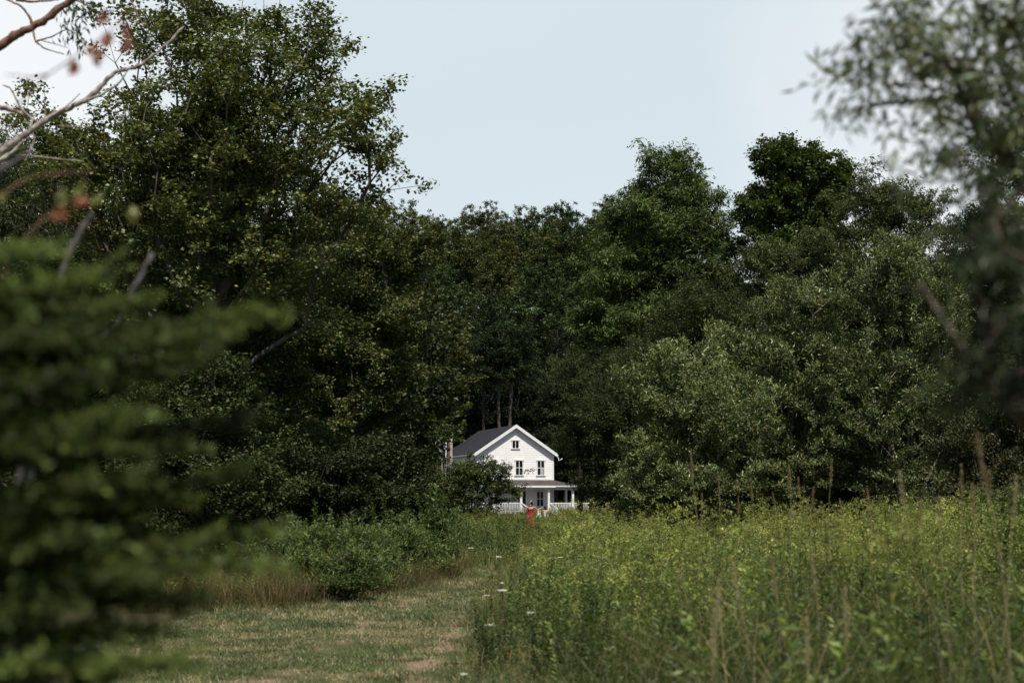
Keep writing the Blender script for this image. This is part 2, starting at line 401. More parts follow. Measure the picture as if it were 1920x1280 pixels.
def skeleton(tips, trunk, k=0.30, seg=0.5, up=0.8, bow=0.12, rng=R):
    cap = len(trunk) + len(tips) * 40
    P = np.zeros((cap, 3)); par = np.full(cap, -1); plen = np.zeros(cap)
    n = 0
    for t in trunk:
        P[n] = t
        if n: par[n] = n - 1; plen[n] = plen[n-1] + np.linalg.norm(P[n] - P[n-1])
        n += 1
    tips = tips[np.argsort(np.linalg.norm(tips - trunk[len(trunk) // 2], axis=1))]
    ends = []
    s0 = max(1, len(trunk) // 3)
    for t in tips:
        d = np.linalg.norm(P[s0:n] - t, axis=1)
        cost = d + k * plen[s0:n] + up * np.clip(P[s0:n, 2] - t[2] + 0.3 * d, 0, None)
        j = s0 + int(np.argmin(cost)); a = P[j].copy(); L = np.linalg.norm(t - a)
        m = max(1, min(38, int(L / seg)))
        if n + m >= cap: break
        p = j
        for q in range(1, m + 1):
            f = q / m
            P[n] = a + (t - a) * f + np.array([0, 0, bow * L * math.sin(PI * f)]) * (1 if L > 0.5 else 0)
            if q < m: P[n] += rng.normal(0, 0.045 * seg, 3)
            par[n] = p; plen[n] = plen[p] + L / m; p = n; n += 1
        ends.append(p)
    P = P[:n]; par = par[:n]
    cnt = np.zeros(n); cnt[ends] += 1
    for i in range(n - 1, 0, -1): cnt[par[i]] += cnt[i]
    return P, par, np.maximum(cnt, 1)


def tube_skeleton(P, par, rad, rmin=0.0, sides=5):
    n = len(P); idx = np.arange(1, n)
    dirv = np.zeros((n, 3)); dirv[1:] = unit(P[1:] - P[par[1:]]); dirv[0] = dirv[1]
    main = {}
    for i in range(1, n):
        p = par[i]
        if p not in main or rad[i] > rad[main[p]]: main[p] = i
    ismain = np.zeros(n, bool); ismain[list(main.values())] = True
    idx = idx[rad[1:] > rmin]
    if len(idx) == 0: idx = np.array([1])
    sd = np.where(ismain[idx][:, None], dirv[par[idx]], dirv[idx]); sr = np.where(ismain[idx], rad[par[idx]], rad[idx] * 1.2)
    ref = np.array([0.35, 0.93, 0.08]); an = np.arange(sides) * 2 * PI / sides

    def ring(c, d, r):
        A = unit(np.cross(d, ref)); B = np.cross(d, A)
        return c[:, None] + r[:, None, None] * (A[:, None] * np.cos(an)[None, :, None] + B[:, None] * np.sin(an)[None, :, None])
    r0 = ring(P[par[idx]], sd, sr); r1 = ring(P[idx], dirv[idx], rad[idx])
    V = np.concatenate([r0, r1], 1).reshape(-1, 3)
    b = np.arange(len(idx))[:, None] * (2 * sides); j = np.arange(sides); k = (j + 1) % sides
    F = np.stack([b + j, b + k, b + k + sides, b + j + sides], -1).reshape(-1, 4)
    return V, F


def sample_lobes(lobes, n, rng, sub=9, subr=0.33, shell=0.55, flat=0.65):
    """cluster centres inside a union of ellipsoids, gathered in sub-lobes so the crown has masses and gaps"""
    C = np.array([l[0] for l in lobes]); Rr = np.array([l[1] for l in lobes])
    wgt = (Rr.prod(1)) ** (2 / 3); wgt /= wgt.sum()
    subs = []
    for c, r, q in zip(C, Rr, wgt):
        ns = max(3, int(sub * len(lobes) * q + 0.5))
        d = unit(rng.normal(0, 1, (ns, 3)))
        rr = shell + (0.92 - shell) * rng.random(ns) ** 0.6
        rr = np.where(rng.random(ns) < (0.14 if shell < .58 else .03), 1.0 + 0.18 * rng.random(ns), rr)
        rr = np.where(rng.random(ns) < 0.25, rr * 0.5, rr)
        sc = c + d * r * rr[:, None]
        sr = np.tile(r, (ns, 1)) * subr * (0.7 + 0.6 * rng.random((ns, 1))); sr[:, 2] *= flat
        subs.append(np.concatenate([sc, sr], 1))
    subs = np.vstack(subs)
    sw = subs[:, 3:].prod(1) ** (2 / 3); sw /= sw.sum()
    ch = rng.choice(len(subs), n, p=sw)
    d = unit(rng.normal(0, 1, (n, 3))); rr = rng.random(n) ** (1 / 4)
    tips = subs[ch, :3] + d * subs[ch, 3:] * rr[:, None]
    tone = np.exp(rng.normal(0, 0.16, len(subs)))[ch]
    return tips, tone


def crown_leaves(tips, tone, per, size, aspect, spread, style, col, rng, tip_out=None, val=0.25, hue=0.12):
    n = len(tips) * per
    ci = np.repeat(np.arange(len(tips)), per)
    sg = np.array([spread, spread, spread * 0.6])
    # leaves sit along the last piece of the twig: sprays that point outward and up
    cen = tips.mean(0) - [0, 0, 0.25 * (tips[:, 2].max() - tips[:, 2].min())]
    ax = unit(unit(tips - cen) * [1, 1, 0.8] + rng.normal(0, 0.38, (len(tips), 3)) + np.array({'flat': [0, 0, .25], 'droop': [0, 0, .1], 'up': [0, 0, .55], 'willow': [0, 0, -.5]}[style]))
    ln = spread * 2.1 * np.exp(rng.normal(0, .3, len(tips)))
    tpos = rng.random(n) ** 0.8 - 0.55
    off = ax[ci] * (tpos * ln[ci])[:, None] + rng.normal(0, 1, (n, 3)) * sg * 0.55
    P = tips[ci] + off
    rnd = rng.normal(0, 1, (n, 3))
    L = size * (0.65 + 0.7 * rng.random(n))
    if style == 'flat':            # maple like, facing the sky
        D = unit(rnd * [1, 1, 0.35] + [0, 0, -0.25]); Nn = unit(rng.normal(0, 0.55, (n, 3)) + [0, 0, 1])
    elif style == 'droop':         # ash like, hanging leaflets in hands
        h = rng.normal(0, 1, (len(tips) * max(1, per // 6) + per, 3))
        base = h[(np.arange(n) // 6) % len(h)]
        D = unit(base * [0.8, 0.8, 0.15] + rnd * [0.5, 0.5, 0.25] + [0, 0, -0.55]); Nn = unit(rng.normal(0, 0.6, (n, 3)) + [0, 0, 1])
        q = (np.arange(n) // 6) * 6
        P = P[np.minimum(q, n - 1)] + D * (size * 0.2) + rng.normal(0, size * 0.35, (n, 3))
    elif style == 'up':            # leaves standing up along shoots
        D = unit(rnd * [1, 1, 0.5] + [0, 0, 0.75]); Nn = unit(rng.normal(0, 0.8, (n, 3)) + [0, 0, 0.5])
    elif style == 'willow':
        D = unit(rnd * [0.9, 0.9, 0.5] + [0, 0, -0.8]); Nn = unit(rng.normal(0, 1, (n, 3)))
    V, F = leaf_quads(P, D, Nn, L, L * aspect)
    cols = jitter_cols(col, n, tone[ci], hue, val, rng)
    return V, F, cols


def make_tree(name, base, lobes, n_tips, per, size, aspect, spread, style, col, label, cat, seed, trunk_top=None,
              trunk_r=0.2, lean=(0, 0), group=None, bark='bark', leafmat='leaf', k=0.3, up=0.8, rmin=0.004, sub=9, subr=0.33,
              shell=0.55, rtip=0.006, exp=0.45, flat=0.65, stems=1, val=0.25, hue=0.12, seg=0.5, pn=('trunk', 'crown'), extra=None):
    """lobes: list of (centre, radii) in world space"""
    rng = np.random.default_rng(seed)
    base = np.array([base[0], base[1], float(ground(base[0], base[1]))])
    lo = [(np.array(c, float) - base, np.array(r, float)) for c, r in lobes]
    tips, tone = sample_lobes(lo, n_tips, rng, sub, subr, shell, flat)
    tips = np.where(tips[:, 2:3] < 0.25, np.abs(tips * [1, 1, 0]) * 0 + tips * [1, 1, 0] + [0, 0, 0.3], tips)
    top = np.average([c for c, r in lo], axis=0, weights=[r.prod() for c, r in lo]) if trunk_top is None else np.array(trunk_top) - base
    m = max(5, int(np.linalg.norm(top) / 0.8))
    f = np.linspace(0, 1, m)
    tr = top[None] * f[:, None] * np.array([1, 1, 1.0]) + np.stack([lean[0] * np.sin(PI * f), lean[1] * np.sin(PI * f), 0 * f], -1)
    tr[1:-1] += rng.normal(0, 0.04, (m - 2, 3)) * [1, 1, 0]
    tr[0, 2] -= 0.15
    P, par, cnt = skeleton(tips, tr, k, seg, up, rng=rng)
    rad = rtip * cnt ** exp
    mx_ = rad[0] if rad[0] > 0 else 1
    s = trunk_r / mx_
    rad = rtip + (rad - rtip) * s if s < 3 else rad * s
    rad[0] *= 1.35
    t = empty(name, base, label, cat, group)
    V, F = tube_skeleton(P, par, rad, rmin)
    if stems > 1:
        VV = [V]; FF = [F]; nn = len(V)
        for q in range(stems - 1):
            a = rng.random() * 2 * PI; b = np.array([math.cos(a), math.sin(a), 0]) * (0.4 + 0.5 * rng.random())
            tgt = P[rng.integers(len(P) // 3, len(P))]
            g = np.linspace(0, 1, 9)[:, None]; pts = b + (tgt - b) * g + np.array([[0, 0, 0.4]]) * np.sin(PI * g) + rng.normal(0, 0.03, (9, 3))
            mb = MB().tube(pts, np.linspace(trunk_r * 0.6, 0.012, 9), 6); v2, f2 = mb.arrays(); VV.append(v2); FF.append(f2 + nn); nn += len(v2)
        V = np.vstack(VV); F = np.vstack(FF)
    part(pn[0], V, F, t, M[bark], None, True)
    V, F, C = crown_leaves(tips, tone, per, size, aspect, spread, style, col, rng, val=val, hue=hue)
    if extra is not None:
        v2, f2, c2 = extra; F = np.vstack([F, f2 + len(V)]); V = np.vstack([V, v2]); C = np.vstack([C, c2])
    part(pn[1], V, F, t, M[leafmat], C)
    return t


def lobe(px, py, Y, rx, rz, ry=None):
    c = at(px, py, Y); s = Y / FPX
    return (c, np.array([rx * s, (rx * s * 0.9 if ry is None else ry), rz * s]))


def foot(px, Y): return ((px - 960) / FPX * Y, Y)


def copy_thing(t, loc, rz, sc, label, group=None):
    r = t.copy(); COL.objects.link(r)
    r.location = [float(c) for c in loc]; r.rotation_euler = (0, 0, rz); r.scale = sc
    r['label'] = label
    if group: r['group'] = group
    for ch in list(t.children):
        c = ch.copy(); COL.objects.link(c); c.parent = r
    return r

# ------------------------------------------------------------------ the trees around the clearing
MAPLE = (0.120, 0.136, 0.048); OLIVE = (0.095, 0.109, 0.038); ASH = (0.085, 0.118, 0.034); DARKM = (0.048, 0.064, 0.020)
PALE = (0.120, 0.146, 0.050); DARK = (0.028, 0.036, 0.012); WILL = (0.070, 0.085, 0.035)  # DARK and DARKM: leaf colours lowered to carry understorey shade

make_tree('maple_tree', foot(380, 34), [lobe(430, 230, 34, 230, 200, 3.0), lobe(255, 330, 34, 210, 190, 2.8), lobe(560, 110, 34, 130, 150, 2.2),
          lobe(655, 240, 33, 115, 115, 2.2), lobe(700, 200, 33, 65, 70, 1.6), lobe(715, 290, 33, 80, 60, 1.6), lobe(740, 345, 33, 50, 26, .9), lobe(785, 342, 33, 38, 20, 0.7), lobe(450, 430, 34, 250, 110, 2.8),
          lobe(330, 40, 34, 170, 120, 2.4), lobe(110, 260, 34, 110, 120, 2.0), lobe(630, 60, 34, 45, 60, 1.0),
          lobe(300, 520, 34, 170, 90, 2.5), lobe(520, 520, 34, 150, 80, 2.2), lobe(620, 400, 34, 110, 50, 1.8)],
          1450, 66, 0.096, 0.85, 0.21, 'flat', MAPLE, 'tall maple with open sunlit crown filling the upper left against the sky', 'maple tree', 11,
          trunk_top=at(400, 430, 34), trunk_r=0.22, k=0.55, up=1.0, sub=110, subr=0.20, shell=0.2, bark='bark', rtip=0.007, exp=0.42, val=0.22)

make_tree('leafy_tree', foot(650, 46), [lobe(690, 470, 46, 130, 85, 3), lobe(770, 470, 47, 70, 75, 2), lobe(735, 600, 46, 85, 85, 2.2), lobe(620, 590, 46, 140, 120, 3), lobe(680, 660, 46, 120, 80, 3),
          lobe(715, 735, 46, 92, 95, 2.4), lobe(590, 760, 46, 140, 120, 3), lobe(640, 850, 46, 110, 80, 2.5)],
          1450, 85, 0.105, 0.75, 0.24, 'flat', OLIVE, 'leafy tree with yellow green edges leaning over the clearing to the left of the house', 'tree', 12,
          trunk_top=at(660, 560, 46), trunk_r=0.2, k=0.4, sub=60, subr=0.22, shell=0.4, val=0.25)

make_tree('leafy_tree', foot(240, 39), [lobe(420, 560, 39, 200, 110, 3), lobe(400, 700, 39, 200, 150, 3), lobe(180, 560, 39, 190, 150, 3), lobe(220, 760, 39, 230, 150, 3), lobe(330, 640, 38, 160, 120, 2.5), lobe(250, 900, 38, 250, 110, 2.5),
          lobe(500, 840, 38, 150, 110, 2.6)],
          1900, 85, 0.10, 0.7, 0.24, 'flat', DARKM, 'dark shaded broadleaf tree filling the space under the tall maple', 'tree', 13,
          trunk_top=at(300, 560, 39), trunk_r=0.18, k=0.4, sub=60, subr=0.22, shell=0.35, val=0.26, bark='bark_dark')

make_tree('willow_tree', foot(60, 43), [lobe(50, 390, 43, 150, 170, 3), lobe(170, 480, 43, 120, 110, 2.5), lobe(20, 600, 43, 150, 150, 3), lobe(330, 420, 42, 110, 90, 2.4), lobe(60, 780, 43, 170, 150, 3)],
          1200, 85, 0.13, 0.22, 0.26, 'willow', WILL, 'narrow leaved willow at the far left behind the bare branches', 'willow tree', 14,
          trunk_top=at(90, 450, 43), trunk_r=0.16, k=0.45, sub=40, subr=0.25, shell=0.4, val=0.25)

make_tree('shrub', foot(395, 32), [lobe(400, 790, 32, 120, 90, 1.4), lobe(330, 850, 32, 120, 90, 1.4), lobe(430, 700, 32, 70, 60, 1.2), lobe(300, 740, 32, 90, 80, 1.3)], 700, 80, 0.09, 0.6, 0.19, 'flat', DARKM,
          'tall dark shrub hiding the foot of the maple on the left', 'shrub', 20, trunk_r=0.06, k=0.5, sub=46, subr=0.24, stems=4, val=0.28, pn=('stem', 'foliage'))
# dark shrubs along the left margin
make_tree('shrub', foot(420, 31), [lobe(430, 900, 31, 140, 95, 1.6), lobe(360, 990, 31, 130, 70, 1.5), lobe(490, 980, 30.5, 90, 70, 1.3)], 420, 80, 0.085, 0.6, 0.17, 'flat', DARKM,
          'dark shrub behind the brown dry grass at the left of the path', 'shrub', 21, trunk_r=0.05, k=0.5, sub=26, subr=0.26, stems=4, val=0.28, pn=('stem', 'foliage'))
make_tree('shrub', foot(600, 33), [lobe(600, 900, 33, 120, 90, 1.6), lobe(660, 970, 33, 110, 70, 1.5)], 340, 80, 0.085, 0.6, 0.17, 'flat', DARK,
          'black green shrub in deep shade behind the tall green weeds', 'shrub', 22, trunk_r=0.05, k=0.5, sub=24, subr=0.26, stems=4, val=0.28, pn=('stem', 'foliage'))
make_tree('shrub', foot(760, 40), [lobe(735, 905, 40, 80, 75, 2), lobe(790, 955, 40, 75, 50, 1.6), lobe(700, 880, 41, 60, 65, 1.6)], 420, 80, 0.10, 0.6, 0.2, 'flat', DARK,
          'rounded dark shrub between the weeds and the bush in front of the house', 'shrub', 23, trunk_r=0.05, k=0.5, sub=26, subr=0.26, stems=4, val=0.28, pn=('stem', 'foliage'))
make_tree('spreading_bush', foot(860, 98), [lobe(850, 895, 98, 70, 42, 2.6), lobe(905, 885, 98, 48, 34, 2.2), lobe(930, 918, 98, 40, 26, 2), lobe(810, 940, 98, 60, 45, 2.5),
          lobe(880, 950, 98, 60, 38, 2.4), lobe(938, 888, 98, 34, 26, 1.8), lobe(955, 925, 97.5, 30, 20, 1.4), lobe(978, 895, 97, 16, 20, 0.8), lobe(990, 880, 97, 9, 6, 0.5), lobe(962, 915, 97, 22, 12, 0.9)],
          800, 70, 0.13, 0.6, 0.22, 'flat', (0.070, 0.088, 0.028), 'big spreading dark bush covering the left half of the white house', 'bush', 24, trunk_r=0.12, k=0.4, sub=60, subr=0.24,
          stems=3, val=0.3, flat=0.5, pn=('stem', 'foliage'))

# the right hand side
make_tree('young_tree', foot(1084, 92), [lobe(1065, 700, 92, 50, 45, 2), lobe(1100, 760, 92, 65, 60, 2.4), lobe(1145, 820, 92, 62, 60, 2.4), lobe(1062, 815, 92, 28, 40, 1.4),
          lobe(1120, 890, 92, 52, 36, 2), lobe(1012, 826, 91, 20, 5, 0.4), lobe(1000, 818, 91, 8, 4, 0.3), lobe(1030, 842, 91, 9, 9, 0.4), lobe(1080, 655, 92, 25, 22, 1)],
          800, 70, 0.125, 0.4, 0.25, 'droop', (0.058, 0.075, 0.026), 'slender dark trunked tree beside the porch reaching a spray across the gable', 'tree', 31,
          trunk_top=at(1072, 770, 92), trunk_r=0.24, k=0.35, sub=60, subr=0.26, bark='bark_dark', val=0.25, lean=(0.3, 0))
make_tree('ash_tree', foot(1262, 80), [lobe(1250, 322, 80, 74, 54, 2.4), lobe(1295, 375, 80, 62, 60, 2.4), lobe(1240, 420, 80, 100, 80, 3), lobe(1170, 510, 80, 92, 75, 2.8), lobe(1300, 520, 80, 100, 90, 3),
          lobe(1135, 600, 80, 72, 65, 2.2), lobe(1230, 620, 79, 100, 75, 2.8), lobe(1335, 430, 80, 50, 60, 2), lobe(1190, 420, 80, 60, 60, 2), lobe(1360, 600, 80, 70, 80, 2.4)],
          2000, 84, 0.22, 0.30, 0.36, 'droop', ASH, 'tall rounded ash with drooping leaves, right of the gap in the skyline', 'ash tree', 32,
          trunk_top=at(1258, 400, 80), trunk_r=0.28, k=0.35, sub=80, subr=0.25, shell=0.5, val=0.3, hue=0.08)
make_tree('maple_tree', foot(1470, 76), [lobe(1452, 300, 76, 52, 46, 2), lobe(1500, 305, 76, 55, 48, 2), lobe(1435, 385, 76, 52, 58, 2.4), lobe(1520, 370, 76, 75, 65, 2.6), lobe(1575, 350, 76, 35, 50, 1.6),
          lobe(1480, 470, 76, 100, 60, 2.6)],
          1300, 84, 0.15, 0.85, 0.30, 'flat', (0.062, 0.088, 0.022), 'deep green maple rising to two blunt tops right of the ash', 'maple tree', 33,
          trunk_top=at(1470, 400, 76), trunk_r=0.25, k=0.35, sub=60, subr=0.26, shell=0.45, val=0.32)
make_tree('walnut_tree', foot(1600, 64), [lobe(1620, 400, 64, 75, 75, 2), lobe(1690, 400, 64, 75, 80, 2.2), lobe(1440, 500, 64, 90, 60, 2.2), lobe(1550, 480, 64, 90, 60, 2.2), lobe(1640, 520, 64, 110, 80, 2.5), lobe(1740, 460, 65, 70, 80, 2), lobe(1480, 590, 64, 110, 70, 2.4), lobe(1600, 600, 64, 110, 70, 2.4)],
          1500, 80, 0.16, 0.30, 0.28, 'droop', (0.082, 0.098, 0.034), 'lighter green tree with hanging leaves in front of the two topped maple', 'tree', 34,
          trunk_top=at(1600, 470, 64), trunk_r=0.2, k=0.4, sub=60, subr=0.26, val=0.3)
make_tree('leafy_tree', foot(1880, 50), [lobe(1890, 330, 50, 80, 120, 2.2), lobe(1850, 450, 50, 90, 90, 2.2), lobe(1940, 480, 50, 110, 160, 2.6), lobe(1900, 620, 50, 120, 110, 2.6), lobe(1780, 560, 50, 80, 90, 2.2), lobe(1850, 760, 50, 130, 110, 2.4)],
          1300, 84, 0.10, 0.6, 0.22, 'flat', (0.038, 0.050, 0.018), 'dark fine leaved tree at the far right rising behind the blurred willow', 'tree', 35,
          trunk_top=at(1895, 420, 50), trunk_r=0.18, k=0.4, sub=50, subr=0.26, val=0.25)
make_tree('leafy_tree', foot(1180, 62), [lobe(1200, 700, 62, 80, 60, 2.2), lobe(1330, 600, 60, 90, 70, 2.2), lobe(1170, 790, 62, 70, 75, 2.2), lobe(1205, 880, 62, 70, 60, 2.2), lobe(1270, 650, 61, 70, 60, 2), lobe(1260, 760, 61, 80, 80, 2)],
          1200, 80, 0.115, 0.4, 0.24, 'flat', (0.058, 0.072, 0.026), 'mid green small tree between the slender trunked tree and the pale leaved thicket', 'tree', 36,
          trunk_top=at(1210, 700, 61), trunk_r=0.12, k=0.4, sub=60, subr=0.25, stems=3, val=0.26)
TH = 'pale leaved shrubs of the thicket behind the goldenrod'
make_tree('thicket_shrub', foot(1300, 39), [lobe(1270, 720, 39, 100, 80, 1.6), lobe(1340, 790, 38.5, 90, 75, 1.5), lobe(1240, 830, 39, 75, 80, 1.4), lobe(1390, 740, 39, 60, 60, 1.2), lobe(1310, 890, 38.5, 110, 70, 1.5), lobe(1220, 920, 39, 80, 50, 1.4)],
          1050, 70, 0.112, 0.36, 0.17, 'up', PALE, 'rounded pale leaved shrub forming the left end of the thicket', 'shrub', 41, trunk_top=at(1300, 780, 39), trunk_r=0.07, k=0.45, sub=80, subr=0.28, shell=.5, flat=.9,
          stems=5, leafmat='leaf_pale', val=0.3, group=TH, pn=('stem', 'foliage'))
make_tree('thicket_shrub', foot(1480, 43), [lobe(1410, 650, 43, 95, 65, 1.7), lobe(1520, 590, 43, 95, 75, 1.7), lobe(1490, 700, 43, 120, 75, 1.9), lobe(1450, 800, 43, 100, 80, 1.8), lobe(1560, 780, 43, 80, 80, 1.7), lobe(1480, 890, 43, 130, 70, 1.8)],
          1300, 74, 0.115, 0.36, 0.18, 'up', (0.105, 0.128, 0.044), 'tall pale leaved shrub in the middle of the thicket with grey stems', 'shrub', 42, trunk_top=at(1490, 690, 43), trunk_r=0.09, k=0.45,
          sub=90, subr=0.27, stems=6, shell=0.5, flat=.9, leafmat='leaf_pale', bark='bark_pale', val=0.3, group=TH, pn=('stem', 'foliage'))
make_tree('thicket_shrub', foot(1660, 42), [lobe(1670, 520, 42, 95, 80, 1.7), lobe(1720, 610, 42, 110, 90, 1.8), lobe(1620, 700, 42, 110, 80, 1.8), lobe(1740, 760, 42, 100, 80, 1.8), lobe(1650, 830, 42, 110, 80, 1.6), lobe(1700, 910, 42, 110, 60, 1.6)],
          1300, 74, 0.115, 0.36, 0.18, 'up', (0.098, 0.120, 0.040), 'tallest pale leaved shrub of the thicket, on the right in front of the lighter tree', 'shrub', 43, trunk_top=at(1670, 640, 42), trunk_r=0.09, k=0.45,
          sub=90, subr=0.27, stems=6, shell=0.5, flat=.9, leafmat='leaf_pale', bark='bark_pale', val=0.3, group=TH, pn=('stem', 'foliage'))
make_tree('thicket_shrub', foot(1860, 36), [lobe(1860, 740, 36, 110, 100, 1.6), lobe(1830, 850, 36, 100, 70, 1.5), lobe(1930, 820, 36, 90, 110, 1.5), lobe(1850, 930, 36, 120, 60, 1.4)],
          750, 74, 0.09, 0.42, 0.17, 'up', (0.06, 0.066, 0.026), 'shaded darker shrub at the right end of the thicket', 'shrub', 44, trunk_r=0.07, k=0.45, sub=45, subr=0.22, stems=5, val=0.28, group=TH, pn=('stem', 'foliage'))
for i, (px, Y, lb, sd) in enumerate([(1240, 46, 'low dark bush at the foot of the thicket nearest the porch', 51), (1420, 45, 'low dark bush at the foot of the thicket below the middle shrub', 52),
                                 (1590, 44, 'low dark bush at the foot of the thicket under the leaning grey stem', 53), (1750, 44, 'low dark bush at the foot of the thicket beside the forked stems', 54)]):
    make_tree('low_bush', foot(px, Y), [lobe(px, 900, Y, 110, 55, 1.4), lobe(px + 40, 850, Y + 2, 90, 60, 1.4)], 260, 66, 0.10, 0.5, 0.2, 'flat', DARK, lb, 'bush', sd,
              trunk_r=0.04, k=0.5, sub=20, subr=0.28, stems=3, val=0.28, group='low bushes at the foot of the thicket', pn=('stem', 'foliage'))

# ------------------------------------------------------------------ wooded hillside behind the house
def template(seed, kind, h, col, n_tips=640, per=40):
    if kind == 'broad':
        rng = np.random.default_rng(seed)
        lo = [((rng.normal(0, 1.0), rng.normal(0, 1.0), h * f), (h * r, h * r, h * 0.13)) for f, r in [(0.87, 0.14), (0.76, 0.20), (0.64, 0.23), (0.52, 0.22), (0.40, 0.19), (0.29, 0.15)]]
        return make_tree('hillside_tree', (0, 0), [(np.array(c), np.array(r)) for c, r in lo], n_tips, per, 0.32, 0.6, 0.34, 'flat', col, 'x', 'tree', seed, trunk_r=0.24,
                         trunk_top=(0, 0, h * 0.8), k=0.35, sub=44, subr=0.34, seg=1.2, rtip=0.012, rmin=0.02, val=0.25, shell=0.6, flat=0.85)
    lo = [((0, 0, h * f), (h * r, h * r, h * 0.05)) for f, r in [(0.95, 0.03), (0.85, 0.06), (0.73, 0.09), (0.61, 0.12), (0.49, 0.14), (0.38, 0.15)]]
    return make_tree('hemlock_tree', (0, 0), [(np.array(c), np.array(r)) for c, r in lo], n_tips, per, 0.30, 0.4, 0.42, 'flat', col, 'x', 'tree', seed, trunk_r=0.24,
                     trunk_top=(0, 0, h * 0.93), k=0.9, up=0.1, sub=60, subr=0.3, flat=0.4, seg=1.2, rtip=0.012, rmin=0.02, val=0.3, shell=0.5)


TB = [template(61, 'broad', 22, (0.060, 0.082, 0.026)), template(62, 'broad', 23, (0.082, 0.092, 0.034)), template(63, 'broad', 21, (0.050, 0.076, 0.028)), template(64, 'broad', 22, (0.090, 0.100, 0.030))]
TC = [template(65, 'hem', 25, (0.014, 0.021, 0.009), 560), template(66, 'hem', 23, (0.019, 0.028, 0.011), 520)]  # near-black conifers added to fill the gap with wood-interior shade
ORD = ['first', 'second', 'third', 'fourth', 'fifth', 'sixth', 'seventh', 'eighth', 'ninth', 'tenth', 'eleventh', 'twelfth', 'thirteenth', 'fourteenth', 'fifteenth', 'sixteenth', 'seventeenth', 'eighteenth', 'nineteenth', 'twentieth']
used = set()
rows = [(264, 590, 1240, 'skyline row of the hill', 1.0, 'b', 5.6), (246, 600, 1190, 'row below the skyline', 1.0, 'b', 6.6),
        (228, 640, 1180, 'middle row of the hillside', 1.12, 'b', 8.0), (211, 680, 1160, 'row above the house roof', 1.25, 'b', 8.0),
        (195, 740, 1160, 'row at the foot of the hill', 1.0, 'm', 6.0)]
rr = random.Random(5)
for Y, p0, p1, where, hs, kd, sp in rows:
    x = (p0 - 960) / FPX * Y; k = 0
    while x < (p1 - 960) / FPX * Y:
        pool = TB if kd == 'b' else [TC[0], TC[1]]
        src = rr.choice(pool); yy = Y + rr.uniform(-5, 5); s = hs * rr.uniform(0.86, 1.10)
        if Y == 264: s = hs * (0.93 + 0.14 * rr.random())
        kind = 'dark conifer' if src in TC else {0: 'green tree', 1: 'olive green tree', 2: 'deep green tree', 3: 'yellowish green tree'}[TB.index(src)]
        lb = '%s, %s from the left in the %s' % (kind, ORD[k], where)
        loc = (x, yy, float(ground(x, yy)) - 0.1); rz = rr.uniform(0, 2 * PI); sc = (s * 1.05, s * 1.05, s)
        if src.name not in used:
            used.add(src.name); src.location = loc; src.rotation_euler = (0, 0, rz); src.scale = sc; src['label'] = lb; src['group'] = 'trees of the wooded hillside'
        else:
            copy_thing(src, loc, rz, sc, lb, 'trees of the wooded hillside')
        x += sp * rr.uniform(0.8, 1.2); k += 1
# tall near-black conifers added as wood shade, and bare trunks, immediately behind the house
for i, (px, Y, s, si, lb) in enumerate([(800, 172, 1.0, 0, 'dark conifer left of the chimney pipe behind the bush'), (868, 178, 1.1, 1, 'dark conifer behind the left end of the house roof'),
                                   (925, 186, 1.15, 0, 'dark conifer right behind the middle of the roof'), (985, 182, 1.1, 1, 'dark conifer behind the ridge end of the roof'), (1050, 176, 1.0, 0, 'dark conifer right of the gable behind the slender tree'),
                                   (740, 166, 1.05, 1, 'dark conifer at the back of the left hand trees'), (1120, 170, 1.0, 1, 'dark conifer hidden behind the trees right of the porch')]):
    x = (px - 960) / FPX * Y
    src = TC[si]; loc = (x, Y, float(ground(x, Y)) - 0.1)
    if src.name not in used:
        used.add(src.name); src.location = loc; src.scale = (s, s, s); src['label'] = lb
    else: copy_thing(src, loc, i * 1.7, (s, s, s), lb, 'dark conifers behind the house')
# trees closing the gaps behind the near trees, shade put into their leaf colour
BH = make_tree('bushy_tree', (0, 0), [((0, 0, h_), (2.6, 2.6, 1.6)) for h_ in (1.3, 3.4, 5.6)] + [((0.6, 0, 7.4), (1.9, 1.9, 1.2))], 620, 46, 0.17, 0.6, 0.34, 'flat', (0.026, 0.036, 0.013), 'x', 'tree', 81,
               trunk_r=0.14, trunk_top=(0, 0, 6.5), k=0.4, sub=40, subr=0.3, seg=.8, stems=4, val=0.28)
first = True
for side, lst in (('right', [(1215, 72, 1.0), (1290, 68, 1.1), (1375, 66, 1.3), (1460, 64, 1.3), (1545, 66, 1.35), (1630, 62, 1.35), (1715, 64, 1.4), (1800, 62, 1.3), (1890, 60, 1.4), (1185, 128, 1.3), (1240, 112, 1.5), (1062, 163, 1.2), (1098, 158, 1.3)]),
                  ('left', [(-40, 62, 1.3), (60, 58, 1.3), (165, 60, 1.35), (265, 58, 1.3), (370, 62, 1.4), (470, 60, 1.3), (560, 66, 1.4), (650, 72, 1.3), (725, 80, 1.35)])):
    for i, (px, Y, s) in enumerate(lst):
        x = (px - 960) / FPX * Y; loc = (x, Y, float(ground(x, Y)) - .1); sc = (s * 1.15, s * 1.15, s * (1.0 if side == 'right' else 1.45))
        lb = 'shaded bushy tree behind the %s hand trees, %s from the left' % (side, ORD[i])
        if first:
            BH.location = loc; BH.scale = sc; BH['label'] = lb; BH['group'] = 'shaded bushy trees closing the gaps'; first = False
        else: copy_thing(BH, loc, i * 2.1, sc, lb, 'shaded bushy trees closing the gaps')
